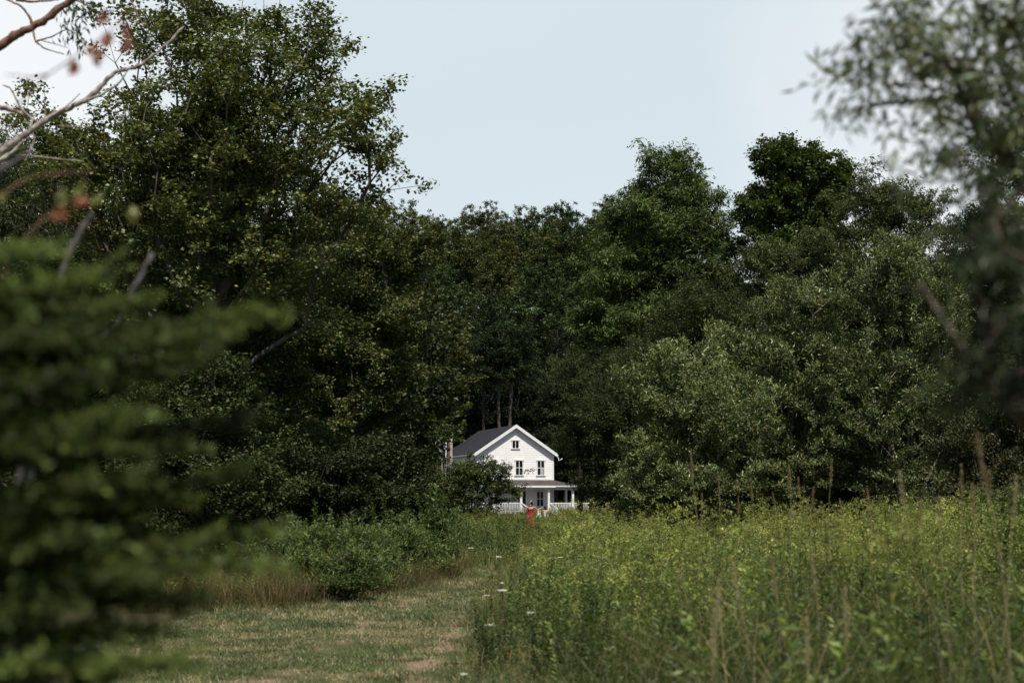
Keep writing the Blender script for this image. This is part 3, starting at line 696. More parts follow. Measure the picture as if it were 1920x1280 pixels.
# taller wood behind them
for i, (px, Y, s, si) in enumerate([(1330, 104, .72, 0), (1420, 100, .78, 2), (1520, 98, .80, 0), (1610, 100, .84, 1), (1700, 96, .84, 2), (1800, 98, .9, 0), (1900, 94, .95, 3), (560, 100, .85, 2), (640, 108, .92, 1), (710, 116, .95, 0), (430, 92, .9, 3), (300, 90, .9, 0), (170, 90, .9, 2), (770, 126, .95, 3)]):
    x = (px - 960) / FPX * Y; loc = (x, Y, float(ground(x, Y)) - .1)
    copy_thing(TB[si], loc, i * 1.3, (s * 1.1, s * 1.1, s), 'tree of the wood behind the near trees, %s on the %s hand side' % (ORD[i if i < 7 else i - 7], 'right' if i < 7 else 'left'), 'wood behind the near trees')
for src in TB + TC:
    if src.name not in used:
        for ch in list(src.children): bpy.data.objects.remove(ch)
        bpy.data.objects.remove(src)

# pale trunks showing above the roof
for px, r, lean_, lb, mt in [(906, 0.20, 0.1, 'thin dark trunk standing above the roof, leftmost of three', 'bark_dark'), (937, 0.21, -0.2, 'speckled pale trunk standing above the roof, middle of three', 'bark'),
                             (953, 0.23, 0.5, 'slightly leaning pale trunk standing above the roof, nearest the gable peak', 'bark')]:
    Y = 171; x = (px - 960) / FPX * Y
    top = at(px, 735, Y)
    make_tree('forest_tree', (x - lean_ * 0.5, Y), [((x + lean_, Y - .5, top[2] + 5), (3.0, 2.6, 3.2)), ((x, Y - 1, top[2] + 2.4), (3.4, 2.5, 1.3))], 240, 60, 0.24, 0.5, 0.4, 'flat', (0.030, 0.046, 0.016),
              lb, 'tree', 70 + px, trunk_r=r, trunk_top=(x + lean_, Y, top[2] + 4), bark=mt, sub=18, k=0.5, seg=1.0, flat=0.4, group='trunks above the roof', rmin=0.01)

# ------------------------------------------------------------------ the white house
HB = at(966, 938, 148); HX = HB[0]
house = empty('farmhouse', (HX, 148, float(ground(HX, 148))), 'white clapboard farmhouse with dark gable roof and railed porch beyond the meadow', 'house')
house.rotation_euler = (0, 0, math.radians(17))
# local frame: x right along the gable wall, y back along the ridge, z up; gable wall at y = 0
HW = 4.12; EAVE = 6.5; RIDGE = 9.25; LEN = 13.6; SL = (RIDGE - EAVE) / HW


def clapboards(width_fn, z0, z1, y, step=0.24):
    V = []; F = []
    z = z0
    while z < z1 - 0.01:
        zt = min(z + step, z1)
        wa, wb = width_fn(z), width_fn(zt)
        if wa <= 0: break
        n = len(V)
        V += [(-wa, y - 0.017, z), (wa, y - 0.017, z), (wb, y - 0.004, zt), (-wb, y - 0.004, zt), (-wa, y, z), (wa, y, z)]
        F += [(n, n+1, n+2, n+3), (n+4, n+5, n+1, n)]
        z = zt
    return V, F


wf = lambda z: HW if z <= EAVE else max(0.0, (RIDGE - z) / SL - 0.0)
mb = MB()
V, F = clapboards(wf, 0.3, RIDGE - 0.12, 0.0); mb.add(V, F)
# left side wall boards
V, F = clapboards(lambda z: LEN / 2, 0.3, EAVE, 0.0)
V = np.array(V); V2 = np.stack([-HW + V[:, 1], LEN / 2 - V[:, 0], V[:, 2]], -1); mb.add(V2, F)
V2 = np.stack([HW - V[:, 1], LEN / 2 + V[:, 0], V[:, 2]], -1); mb.add(V2, F)
# solid core
mb.box(-HW + 0.02, HW - 0.02, 0.03, LEN, 0.0, EAVE)
core = [(-HW + .02, 0.03, EAVE), (HW - .02, 0.03, EAVE), (0, 0.03, RIDGE - .1), (0, 0.03, RIDGE - .1), (-HW + .02, LEN, EAVE), (HW - .02, LEN, EAVE), (0, LEN, RIDGE - .1), (0, LEN, RIDGE - .1)]
mb.add(core, [(0, 1, 2, 3), (5, 4, 7, 6)])
mb.build('wall', M['siding'], house)
# corner boards and frieze
mb = MB()
for sx in (-1, 1):
    mb.box(sx * HW - 0.09, sx * HW + 0.09, -0.06, 0.12, 0.3, EAVE)
mb.box(-HW - 0.1, HW + 0.1, -0.075, -0.012, 3.72, 3.86)
mb.build('corner_board', M['trim'], house)
# roof
OV = 0.34; TH_ = 0.16
mb = MB()
ry = -0.42
for sx in (-1, 1):
    ex = sx * (HW + OV); ez = RIDGE - (HW + OV) * SL
    V = [(0, ry, RIDGE + 0.02), (ex, ry, ez + 0.02), (ex, LEN + 0.4, ez + 0.02), (0, LEN + 0.4, RIDGE + 0.02)]
    V += [(a, b, c + TH_) for a, b, c in V]
    F = [(0, 1, 2, 3), (4, 7, 6, 5), (0, 4, 5, 1), (1, 5, 6, 2), (2, 6, 7, 3)]
    mb.add(V, F)
roof = mb.build('roof', M['shingle'], house)
mb = MB()
for sx in (-1, 1):
    ex = sx * (HW + OV + 0.02); ez = RIDGE - (HW + OV + 0.02) * SL
    V = [(0, ry - 0.05, RIDGE - 0.16), (ex, ry - 0.05, ez - 0.16), (ex, ry - 0.05, ez + 0.19), (0, ry - 0.05, RIDGE + 0.19)]
    V += [(a, ry - 0.003, c) for a, b, c in V]
    mb.add(V, [(0, 1, 2, 3), (4, 7, 6, 5), (0, 4, 5, 1), (3, 2, 6, 7), (1, 5, 6, 2)])
    # soffit board under the overhang
    V = [(0, ry, RIDGE - 0.1), (ex, ry, ez - 0.1), (ex, -0.04, ez - 0.1), (0, -0.04, RIDGE - 0.1)]
    V += [(a, b, c + 0.09) for a, b, c in V]
    mb.add(V, [(0, 1, 2, 3), (4, 7, 6, 5)])
mb.build('rake_board', M['trim'], roof)
mb = MB()
for sx in (-1, 1):
    ex = sx * (HW + OV); ez = RIDGE - (HW + OV) * SL
    mb.beam((ex + sx * 0.07, ry, ez + 0.02), (ex + sx * 0.07, LEN + 0.4, ez + 0.02), 0.12, 0.12)
mb.build('gutter', M['trim'], roof)
mb = MB()
mb.tube([(HW + OV + 0.05, -0.3, EAVE - 0.15), (HW + 0.55, -0.35, EAVE - 0.75), (HW + 0.95, -0.3, EAVE - 0.55)], 0.05, 6)
mb.build('downspout', M['trim'], house)


def window(cx, z0, z1, wd, y=0.0, rows=2, cols=2, curtain=None, lab=None):
    mb = MB(); f = 0.11; yo = y - 0.075
    mb.box(cx - wd/2 - f, cx - wd/2, yo, y + 0.02, z0, z1); mb.box(cx + wd/2, cx + wd/2 + f, yo, y + 0.02, z0, z1)
    mb.box(cx - wd/2 - f - 0.05, cx + wd/2 + f + 0.05, yo - 0.03, y + 0.02, z1, z1 + 0.13)
    mb.box(cx - wd/2 - f - 0.06, cx + wd/2 + f + 0.06, yo - 0.05, y + 0.02, z0 - 0.09, z0)
    for c in range(1, cols):
        x = cx - wd/2 + wd * c / cols; mb.box(x - 0.03, x + 0.03, yo + 0.012, y - 0.04, z0, z1)
    for r in range(1, rows):
        z = z0 + (z1 - z0) * r / rows; mb.box(cx - wd/2, cx + wd/2, yo + 0.018, y - 0.043, z - 0.03, z + 0.03)
    wdw = mb.build('window', M['trim'], house)
    MB().box(cx - wd/2, cx + wd/2, y - 0.045, y - 0.037, z0, z1).build('pane', M['glass'], wdw)
    if curtain:
        MB().box(cx + wd * curtain[0], cx + wd * curtain[1], y - 0.0515, y - 0.0455, z0 + (z1-z0) * curtain[2], z0 + (z1-z0) * curtain[3]).build('curtain', M['curtain'], wdw)
    if lab: wdw['label'] = lab
    return wdw


window(0.02, 7.0, 7.78, 0.66, rows=1, lab='small two pane attic window under the gable peak')
window(-2.42, 4.25, 5.72, 0.72, curtain=(-0.45, 0.45, 0.1, 0.6))
window(0.42, 4.25, 5.72, 0.72)
window(2.78, 4.25, 5.72, 0.72, curtain=(0.05, 0.45, 0.02, 0.48), lab='upper window with a pale curtain drawn in its lower right')
# porch: deck, roof, posts, rails, steps
PD = 2.3                 # depth in front of the gable wall
PX0, PX1 = -HW - 0.2, HW + 1.95
MB().box(PX0, PX1, -PD, -0.04, 0.28, 0.42).box(HW + 0.1, PX1, -0.04, 6.0, 0.28, 0.42).box(PX1, PX1 + 3.0, 1.6, 6.0, 0.28, 0.418).build('porch_deck', M['deck'], house)
mb = MB()
z0, z1 = 3.10, 3.70
V = [(PX0 - .2, -PD - .3, z0), (PX1 + .2, -PD - .3, z0), (HW + .1, -0.08, z1), (PX0 - .2, -0.08, z1)]
V += [(a, b, c - 0.1) for a, b, c in V]
mb.add(V, [(0, 1, 2, 3), (4, 7, 6, 5), (0, 4, 5, 1), (1, 5, 6, 2), (3, 7, 4, 0)])
V = [(PX1 + .2, -PD - .3, z0 - .002), (PX1 + .2, 6.2, z0 - .002), (HW + .1, 6.2, z1 - .002), (HW + .1, -0.08, z1 - .002)]
V += [(a, b, c - 0.1) for a, b, c in V]
mb.add(V, [(0, 1, 2, 3), (4, 7, 6, 5), (0, 4, 5, 1)])
pr_ = mb.build('porch_roof', M['shingle_brown'], house)
mb = MB(); mb.box(PX0 - .22, PX1 + .22, -PD - .38, -PD - .305, 2.93, 3.12).box(PX1 + .205, PX1 + .27, -PD - .30, 6.2, 2.93, 3.12)
mb.box(PX0, PX1 + 0.06, -PD - .06, -PD + .12, 2.70, 2.92)
mb.build('fascia', M['trim'], pr_)
MB().box(HW - 0.6, PX1 - .1, -PD - .5, -PD - .385, 3.0, 3.12).build('gutter', M['plastic'], pr_)
def s2x(px, ly):        # photo column to the porch frame at local depth ly (only used to read positions off the photograph)
    c, s_ = math.cos(math.radians(17)), math.sin(math.radians(17))
    k = (px - 960) / FPX
    # world x = HX + lx*c - ly*s ; world y = 148 + lx*s + ly*c
    return (k * (148 + ly * c) - HX + ly * s_) / (c - k * s_)
for px in (926, 977, 1028.5, 1073.5):
    x = s2x(px, -PD)
    MB().box(x - .11, x + .11, -PD - .05, -PD + .17, 0.42, 2.92).box(x - .15, x + .15, -PD - .09, -PD + .21, 2.62, 2.7).box(x - .15, x + .15, -PD - .09, -PD + .21, 0.425, 0.6).build('porch_post', M['trim'], house)
for yy in (1.2, 5.6):
    MB().box(PX1 - .2, PX1 + .02, yy - .1, yy + .12, 0.42, 2.92).build('porch_post', M['trim'], house)


def railing(a, b, ht=0.92, base=0.42):
    mb = MB(); a = Vector(a); b = Vector(b); L = (b - a).length
    mb.beam(a + Vector((0, 0, base + ht)), b + Vector((0, 0, base + ht)), 0.10, 0.09)
    mb.beam(a + Vector((0, 0, base + 0.10)), b + Vector((0, 0, base + 0.10)), 0.06, 0.08)
    n = int(L / 0.17)
    for i in range(n):
        p = a.lerp(b, (i + 0.5) / n)
        mb.beam(p + Vector((0, 0, base + 0.14)), p + Vector((0, 0, base + ht - 0.045)), 0.065, 0.065, (1, 0, 0))
    return mb.build('railing', M['trim'], house)


xs = [s2x(p, -PD) for p in (926, 977, 1028.5, 1073.5)]
railing((xs[0] - 1.6, -PD + .06, 0), (xs[1] - .12, -PD + .06, 0))
railing((xs[2] + .12, -PD + .06, 0), (xs[3] - .12, -PD + .06, 0))
railing((xs[3] + .1, 1.6, 0), (xs[3] + 3.2, 1.6, 0))
for xa in (xs[1] + .06, xs[2] + 0.1):       # sloping stair rails
    mb = MB()
    mb.beam((xa, -PD - .05, 1.32), (xa + .55, -PD - 1.5, 0.62), 0.09, 0.09); mb.beam((xa, -PD - .05, 0.5), (xa + .55, -PD - 1.5, -0.1), 0.06, 0.07)
    for i in range(7):
        f = (i + .5) / 7; p = (xa + .55 * f, -PD - .05 - 1.45 * f); mb.beam((p[0], p[1], .5 - .6 * f), (p[0], p[1], 1.30 - .70 * f), 0.05, 0.05, (1, 0, 0))
    mb.box(xa + .49, xa + .63, -PD - 1.62, -PD - 1.48, 0, 0.72)
    mb.build('stair_rail', M['trim'], house)
mb = MB(); mb.box(xs[1] + .15, xs[2], -PD - .55, -PD - .02, 0.0, 0.27).box(xs[1] + .15, xs[2], -PD - 1.0, -PD - .55, 0.0, 0.13); mb.build('porch_step', M['deck'], house)
# door and porch window
x0, x1 = s2x(971, 0), s2x(985, 0)
dr = MB().box(x0, x1, -0.06, -0.04, 0.43, 2.62).build('door', M['door'], house)
MB().box(x0 - .1, x0, -0.09, 0.0, .43, 2.72).box(x1, x1 + .1, -0.09, 0.0, .43, 2.72).box(x0 - .1, x1 + .1, -0.091, 0.0, 2.62, 2.74).build('frame', M['trim'], dr)
window(s2x(1012, 0), 1.05, 2.5, 0.66, rows=2, cols=2, lab='four pane window under the porch roof')
# dark screened bay at the right of the porch
xa = s2x(1041, 3.0)
bay = MB().box(HW + .45, PX1 - .35, 3.2, 3.26, 0.45, 2.75).build('screen_panel', M['screen'], house)
mb = MB(); mb.box(HW + .10, HW + .44, 3.16, 3.30, .43, 2.95)
mb.build('frame', M['siding'], bay)

# stove pipe, white vent pipe beside it and the satellite dish
cx_, cy_ = -5.3, 6.0
mb = MB(); mb.tube([(cx_, cy_, 2.0), (cx_, cy_, 8.6)], 0.155, 10); mb.tube([(cx_, cy_, 8.6), (cx_, cy_, 8.75)], [0.22, 0.22], 10); mb.tube([(cx_, cy_, 8.8), (cx_, cy_, 9.0)], [0.25, 0.06], 10)
for z in (4.5, 6.1, 7.6): mb.tube([(cx_, cy_, z), (cx_, cy_, z + 0.09)], 0.18, 10)
ch = mb.build('chimney', M['metal'], house)
mb = MB()
for z in (5.4, 6.2, 7.0): mb.beam((cx_ - 0.5, cy_ - 0.1, z), (cx_, cy_ - 0.1, z), 0.05, 0.06)
mb.box(cx_ - 0.35, cx_ - .18, cy_ - .08, cy_ + .1, 5.6, 7.8)
mb.build('bracket', M['brick'], ch)
mb = MB(); mb.tube([(cx_ - .6, cy_ - .1, 2.0), (cx_ - .6, cy_ - .1, 8.0)], 0.075, 8); mb.build('vent_pipe', M['plastic'], house)

dx = at(829, 838, 152)
dish = empty('satellite_dish', (dx[0], 152, float(ground(dx[0], 152))), 'round grey satellite dish on a mast beside the chimney pipe', 'satellite dish')
mb = MB(); nu, nv = 20, 5; V = []; F = []
for i in range(nv):
    r = 0.44 * (i + 0.02) / (nv - 1) if i else 0.01
    for j in range(nu):
        a = 2 * PI * j / nu; V.append((r * math.cos(a), -0.16 * (r / 0.44) ** 2, 1.15 * r * math.sin(a)))
for i in range(nv - 1):
    for j in range(nu): F.append((i*nu+j, i*nu+(j+1) % nu, (i+1)*nu+(j+1) % nu, (i+1)*nu+j))
mb.add(np.array(V) + [0, 0, dx[2]], F)
mb.build('dish', M['dish'], dish, True)
MB().tube([(0, 0.05, -0.1), (0, 0.05, dx[2])], 0.045, 8).build('mast', M['metal'], dish)
MB().tube([(0, 0, dx[2] - .45), (0.05, -0.45, dx[2] - .12)], 0.02, 6).box(-.02, .11, -.52, -.42, dx[2] - .16, dx[2] - .06).build('feed_arm', M['metal'], dish)


# ------------------------------------------------------------------ people
def skinned(name, joints, bones, mat, parent, root, lvl=2):
    """joints: name -> (x, y, z, radius)"""
    keys = list(joints); ix = {k: i for i, k in enumerate(keys)}
    me = bpy.data.meshes.new(name); me.from_pydata([joints[k][:3] for k in keys], [(ix[a], ix[b]) for a, b in bones], [])
    o = link(name, me, parent)
    md = o.modifiers.new('skin', 'SKIN'); md.use_smooth_shade = True
    for k in keys:
        r = joints[k][3]; r = (r, r) if not isinstance(r, tuple) else r
        me.skin_vertices[0].data[ix[k]].radius = r
        me.skin_vertices[0].data[ix[k]].use_root = (k == root)
    s_ = o.modifiers.new('sub', 'SUBSURF'); s_.levels = lvl; s_.render_levels = lvl
    me.materials.append(mat)
    return o


def hand(J, B, tag_, wrist, direction, side, s=1.0):
    w_ = Vector(wrist); d = Vector(direction).normalized(); sd = Vector(side).normalized(); nrm = d.cross(sd)
    pm = w_ + d * 0.075 * s
    J[tag_ + 'palm'] = (*pm, 0.024); B.append((tag_ + 'wrist', tag_ + 'palm'))
    for i, (o_, l_) in enumerate(((-0.030, .066), (-0.011, .076), (0.009, .071), (0.027, .056))):
        a = pm + sd * o_ + d * 0.02; b = a + d * l_ * .5 + nrm * 0.006; c = b + d * l_ * .42 + nrm * 0.022
        for q, p in enumerate((a, b, c)): J['%sf%d%d' % (tag_, i, q)] = (*p, 0.0085)
        B += [(tag_ + 'palm', '%sf%d0' % (tag_, i)), ('%sf%d0' % (tag_, i), '%sf%d1' % (tag_, i)), ('%sf%d1' % (tag_, i), '%sf%d2' % (tag_, i))]
    a = w_ + d * 0.035 - sd * 0.035; b = a + d * 0.035 - sd * 0.022
    J[tag_ + 't0'] = (*a, 0.011); J[tag_ + 't1'] = (*b, 0.009); B += [(tag_ + 'wrist', tag_ + 't0'), (tag_ + 't0', tag_ + 't1')]


def loft(rings, sides=24, folds=0.0, nf=9, cap=True, seed=0):
    """rings of (cx, cy, cz, rx, ry)"""
    rng = np.random.default_rng(seed); ph = rng.random() * 6
    an = np.arange(sides) * 2 * PI / sides; V = []
    n = len(rings)
    for i, (cx, cy, cz, rx, ry) in enumerate(rings):
        f = 1 + folds * (i / (n - 1)) * np.sin(an * nf + ph + i * 0.25)
        V.append(np.stack([cx + rx * f * np.cos(an), cy + ry * f * np.sin(an), np.full(sides, cz)], -1))
    V = np.vstack(V); F = [(i*sides+j, i*sides+(j+1) % sides, (i+1)*sides+(j+1) % sides, (i+1)*sides+j) for i in range(n-1) for j in range(sides)]
    return V, np.array(F)


def head_parts(root, hc, mat_hair, turn, bun=True, long_=False):
    """hair, eyes and mouth on a head centred at hc, facing angle 'turn' (0 = +y away from the camera, 90 deg = towards -x)"""
    f = Vector((-math.sin(turn), math.cos(turn), 0)); s_ = Vector((f.y, -f.x, 0)); hc = Vector(hc)
    mb = MB(); c = hc - f * 0.022 + Vector((0, 0, 0.03)); mb.ellipsoid(c, (0.092, 0.092, 0.098), 16, 10)
    c2 = hc - f * 0.055 + Vector((0, 0, -0.03)); mb.ellipsoid(c2, (0.075, 0.07, 0.075), 12, 8)
    if bun: mb.ellipsoid(hc - f * 0.10 + Vector((0, 0, -0.03)), (0.05, 0.05, 0.045), 12, 8)
    if long_: mb.ellipsoid(hc - f * 0.06 + Vector((0, 0, -0.14)), (0.085, 0.05, 0.13), 12, 8)
    rng = random.Random(3)
    V, F = mb.arrays(); V = V + np.array([[rng.gauss(0, .004) for _ in range(3)] for _ in range(len(V))])
    link('hair', raw_mesh('hair', V, F, None, mat_hair, True), root)
    for q in (-1, 1):
        MB().ellipsoid(hc + f * 0.083 + s_ * 0.03 * q + Vector((0, 0, 0.0)), (0.010, 0.010, 0.006), 8, 6).build('eye', M['camera_black'], root)
    MB().ellipsoid(hc + f * 0.084 + Vector((0, 0, -0.055)), (0.018, 0.018, 0.006), 8, 6).build('mouth', M['blush_cloth'], root)
    return f, s_


def body(root, mat, pelvis, chest, neck, head, face_turn, shl, shr, elbl, elbr, wrl, wrr, legs, hd):
    J = {}; B = []
    J['pelvis'] = (*pelvis, (0.145, 0.11)); J['belly'] = (*(Vector(pelvis).lerp(Vector(chest), .45)), (0.115, 0.09)); J['chest'] = (*chest, (0.135, 0.10))
    J['neckb'] = (*neck, 0.055); J['neck'] = (*(Vector(neck).lerp(Vector(head), .4)), 0.048)
    f = Vector((-math.sin(face_turn), math.cos(face_turn), 0))
    h = Vector(head)
    J['head'] = (*h, (0.082, 0.088)); J['crown'] = (*(h + Vector((0, 0, .075))), 0.068); J['chin'] = (*(h + f * 0.055 - Vector((0, 0, .085))), 0.036); J['nose'] = (*(h + f * 0.098 - Vector((0, 0, .02))), 0.012)
    B += [('pelvis', 'belly'), ('belly', 'chest'), ('chest', 'neckb'), ('neckb', 'neck'), ('neck', 'head'), ('head', 'crown'), ('head', 'chin'), ('head', 'nose')]
    s_ = Vector((f.y, -f.x, 0))
    for q, nm in ((-1, 'ea'), (1, 'eb')):
        J[nm] = (*(h + s_ * .088 * q - Vector((0, 0, .01))), 0.013); B.append(('head', nm))
    for t, sh, el, wr, hdir in (('l', shl, elbl, wrl, hd[0]), ('r', shr, elbr, wrr, hd[1])):
        J[t + 'sh'] = (*sh, 0.052); J[t + 'el'] = (*el, 0.038); J[t + 'wrist'] = (*wr, 0.026)
        B += [('chest', t + 'sh'), (t + 'sh', t + 'el'), (t + 'el', t + 'wrist')]
        side = Vector((0, 0, 1)) if abs(Vector(hdir).normalized().z) < .7 else Vector((0, 1, 0))
        hand(J, B, t, wr, hdir, side)
    for i, lg in enumerate(legs):
        pv = 'pelvis'
        for j, (p, r) in enumerate(lg):
            J['leg%d%d' % (i, j)] = (*p, r); B.append((pv, 'leg%d%d' % (i, j))); pv = 'leg%d%d' % (i, j)
    return skinned('body', J, B, mat, root, 'pelvis')


# woman in the red dress, back to the camera, looking left, right arm stretched out, left arm bent forward
W = at(995, 938, 71)
g = float(ground(W[0], 71))
wm = empty('person', (W[0], 71, g), 'woman in a backless red floral dress and white headband standing with one arm out', 'person')
body(wm, M['skin'], (0, 0, .92), (0.0, 0.01, 1.18), (-.005, .0, 1.375), (-.02, .015, 1.50), math.radians(75),
     (-.165, 0, 1.30), (.165, 0, 1.31), (-.23, .08, 1.05), (.33, .10, 1.17), (-.20, .30, .98), (.47, .24, 1.24),
     [[((-.09, 0, .84), .085), ((-.10, .01, .48), .06), ((-.11, 0, .09), .04), ((-.12, .12, .03), .034)], [((.09, 0, .84), .085), ((.10, .03, .48), .06), ((.11, .05, .09), .04), ((.12, .17, .03), .034)]],
     ((0.1, 1, -.1), (1, .4, .2)))
f_, s__ = head_parts(wm, (-.02, .015, 1.50), M['hair'], math.radians(75))
mb = MB(); pts = []
for i in range(17):
    a = PI * 2 * i / 16
    p = Vector((-.02, .015, 1.53)) - f_ * 0.0 + s__ * 0.104 * math.cos(a) + (f_ * -0.55 + Vector((0, 0, .83))) * 0.112 * math.sin(a) - f_ * .012
    pts.append(tuple(p))
mb.tube(pts, 0.014, 6); mb.build('headband', M['white_cloth'], wm, True)
V, F = loft([(0, .012, 1.16, .158, .118), (0, .01, 1.10, .150, .112), (0, 0, 1.02, .135, .105), (0, 0, .93, .175, .14), (0, 0, .82, .195, .16), (0, 0, .60, .21, .18), (0.0, 0, .35, .235, .20), (0, 0, .13, .27, .22)], 40, 0.10, 8)
dress = part('dress', V, F, wm, M['floral'], None, True)
mb = MB(); mb.tube([(-.10, -.10, 1.16), (-.115, -.075, 1.30), (-.10, .0, 1.365)], .012, 5).tube([(.10, -.10, 1.16), (.115, -.075, 1.30), (.10, .0, 1.365)], .012, 5).tube([(-.13, -.085, 1.17), (0, -.125, 1.24), (.13, -.085, 1.17)], .012, 5)
mb.build('strap', M['floral'], dress)
cam_ = MB().box(-.30, -.17, .34, .42, .93, 1.02)
co_ = tag(link('hand_camera', raw_mesh('hand_camera', *cam_.arrays(), None, M['camera_black'])), 'small black object held in the left hand of the woman in red', 'handheld camera')
bv = co_.modifiers.new('bevel', 'BEVEL'); bv.width = 0.012; bv.segments = 2; co_.location = (W[0], 71, g)


def seated(px, Y, mat_skin, mat_hair, mat_top, label, clab, long_, bare):
    p = at(px, 938, Y); g = float(ground(p[0], Y))
    r = empty('person', (p[0], Y, g), label, 'person')
    body(r, mat_skin, (0, 0, .50), (0, .0, .80), (0, .01, .985), (0, .03, 1.12), 0.0, (-.175, 0, .92), (.175, 0, .92), (-.26, .10, .70), (.26, .10, .70), (-.16, .34, .62), (.16, .34, .62),
         [[((-.10, .10, .49), .085), ((-.12, .46, .50), .062), ((-.12, .48, .10), .042), ((-.12, .60, .04), .034)], [((.10, .10, .49), .085), ((.12, .46, .50), .062), ((.12, .48, .10), .042), ((.12, .60, .04), .034)]],
         ((.3, 1, -.3), (-.3, 1, -.3)))
    head_parts(r, (0, .03, 1.12), mat_hair, 0.0, bun=not long_, long_=long_)
    top = .80 if bare else .95
    V, F = loft([(0, 0, top, .165, .115), (0, 0, top - .1, .160, .115), (0, 0, .62, .15, .12), (0, 0, .52, .185, .15), (0, .03, .44, .20, .18)], 28, .03, 7)
    part('dress', V, F, r, mat_top, None, True)
    # simple garden chair
    c = empty('garden_chair', (p[0], Y, g), clab, 'chair')
    MB().box(-.24, .24, -.20, .26, .34, .37).build('seat', M['plastic'], c)
    MB().box(-.22, .22, -.235, -.205, .42, .62).build('backrest', M['plastic'], c)
    for sx in (-.22, .22):
        for sy in (-.2, .24): MB().beam((sx, sy, 0), (sx, sy, .62 if sy < 0 else .34), .035, .035, (1, 0, 0)).build('leg', M['plastic'], c)
    return r


seated(1010, 104, M['skin_fair'], M['hair_brown'], M['white_cloth'], 'bare shouldered person with brown hair seated with back turned near the porch steps', 'white garden chair nearer the porch steps under the bare shouldered person', False, True)
seated(1022.5, 106, M['skin_fair'], M['hair'], M['blush_cloth'], 'dark haired person in a blush top seated beside the porch post', 'white garden chair under the dark haired person in blush', True, False)

# white bench low in the grass in front of the porch
b = at(950, 960, 118); g = float(ground(b[0], 118))
bench = empty('garden_bench', (b[0], 118, g), 'low white bench half hidden in the grass left of the steps', 'bench')
MB().box(-.75, .75, -.2, .2, .55, .60).build('seat', M['plastic'], bench)
for x in (-.6, .6): MB().box(x - .04, x + .04, -.17, .17, 0, .549).build('leg', M['plastic'], bench)

M['reed_stem'] = noise_material('reed_stem', (0.16, 0.15, 0.07), (0.30, 0.25, 0.13), 9, 0.7, 0)
# ------------------------------------------------------------------ meadow plants (templates are arrays, tiled into ground cover)
GREEN = (0.148, 0.178, 0.048); YG = (0.235, 0.250, 0.070); STRAW = (0.34, 0.26, 0.13); RUSTG = (0.20, 0.13, 0.055)


def cat(parts):
    V = []; F = []; C = []; n = 0
    for v, f, c in parts:
        V.append(v); F.append(f + n); C.append(np.broadcast_to(c, (len(f), 3))); n += len(v)
    return np.vstack(V), np.vstack(F), np.vstack(C)


def ribbon(pts, w0, w1, side=None):
    pts = np.asarray(pts, float); n = len(pts)
    T = unit(np.gradient(pts, axis=0)); sd = unit(np.cross(T, [0.2, 0.3, 1.0])) if side is None else np.tile(side, (n, 1))
    ww = np.linspace(w0, w1, n)[:, None] / 2
    V = np.stack([pts - sd * ww, pts + sd * ww], 1).reshape(-1, 3)
    F = np.array([(2*i, 2*i+1, 2*i+3, 2*i+2) for i in range(n - 1)])
    return V, F


def blade(rng, h, w, lean, a=None):
    a = rng.random() * 2 * PI if a is None else a
    d = np.array([math.cos(a), math.sin(a), 0]); f = np.linspace(0, 1, 5)
    pts = d[None] * (lean * h * f ** 2)[:, None] + np.array([0, 0, 1])[None] * (h * (f - 0.35 * lean * f ** 3))[:, None]
    s_ = np.array([-d[1], d[0], 0]) * 1.0
    th = rng.random() * PI; s_ = unit(s_ * math.cos(th) + d * math.sin(th))
    V, F = ribbon(pts, w, w * 0.12, s_)
    return V, F


def t_goldenrod(seed, H=1.15, nl=30, bloom=True, nfl=80, leafw=0.018, leafl=0.10, col=GREEN):
    rng = np.random.default_rng(seed); P = []
    bend = rng.normal(0, 0.08, 2); zz = np.linspace(0, H, 6)
    st = np.stack([bend[0] * (zz / H) ** 2, bend[1] * (zz / H) ** 2, zz], -1)
    v, f = ribbon(st, 0.008, 0.004, np.array([0.7, 0.7, 0])); P.append((v, f, np.array([0.09, 0.09, 0.035])))
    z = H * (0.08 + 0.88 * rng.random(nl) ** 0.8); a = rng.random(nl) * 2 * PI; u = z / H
    B = np.stack([bend[0] * u ** 2, bend[1] * u ** 2, z], -1)
    D = np.stack([np.cos(a), np.sin(a), 0.55 + 0.4 * rng.normal(0, 1, nl) - 0.5 * (1 - u)], -1)
    L = leafl * (1.15 - 0.7 * u) * (0.7 + 0.6 * rng.random(nl))
    v, f = leaf_quads(B, D, np.tile([0, 0, 1.0], (nl, 1)) + rng.normal(0, .3, (nl, 3)), L, np.full(nl, leafw) * (0.7 + .6 * rng.random(nl)))
    P.append((v, f, jitter_cols(col, nl, (0.28 + 1.10 * u), 0.1, 0.25, rng)))  # leaves coloured darker toward the stem foot, shade painted in
    if bloom:
        nr = 6; per = nfl // nr
        for r in range(nr):
            a = rng.random() * 2 * PI; l = 0.10 + 0.12 * rng.random(); t = rng.random(per)
            z0 = H * (0.86 + 0.14 * r / nr)
            B = np.stack([bend[0] + np.cos(a) * l * t, bend[1] + np.sin(a) * l * t, z0 + l * (0.9 * t - 0.9 * t ** 2) + 0.04], -1) + rng.normal(0, .008, (per, 3))
            v, f = leaf_quads(B, rng.normal(0, 1, (per, 3)) + [0, 0, .8], rng.normal(0, 1, (per, 3)) + [0, 0, 1], np.full(per, 0.022), np.full(per, 0.014))
            P.append((v, f, jitter_cols(YG, per, None, 0.08, 0.3, rng)))
    return cat(P)


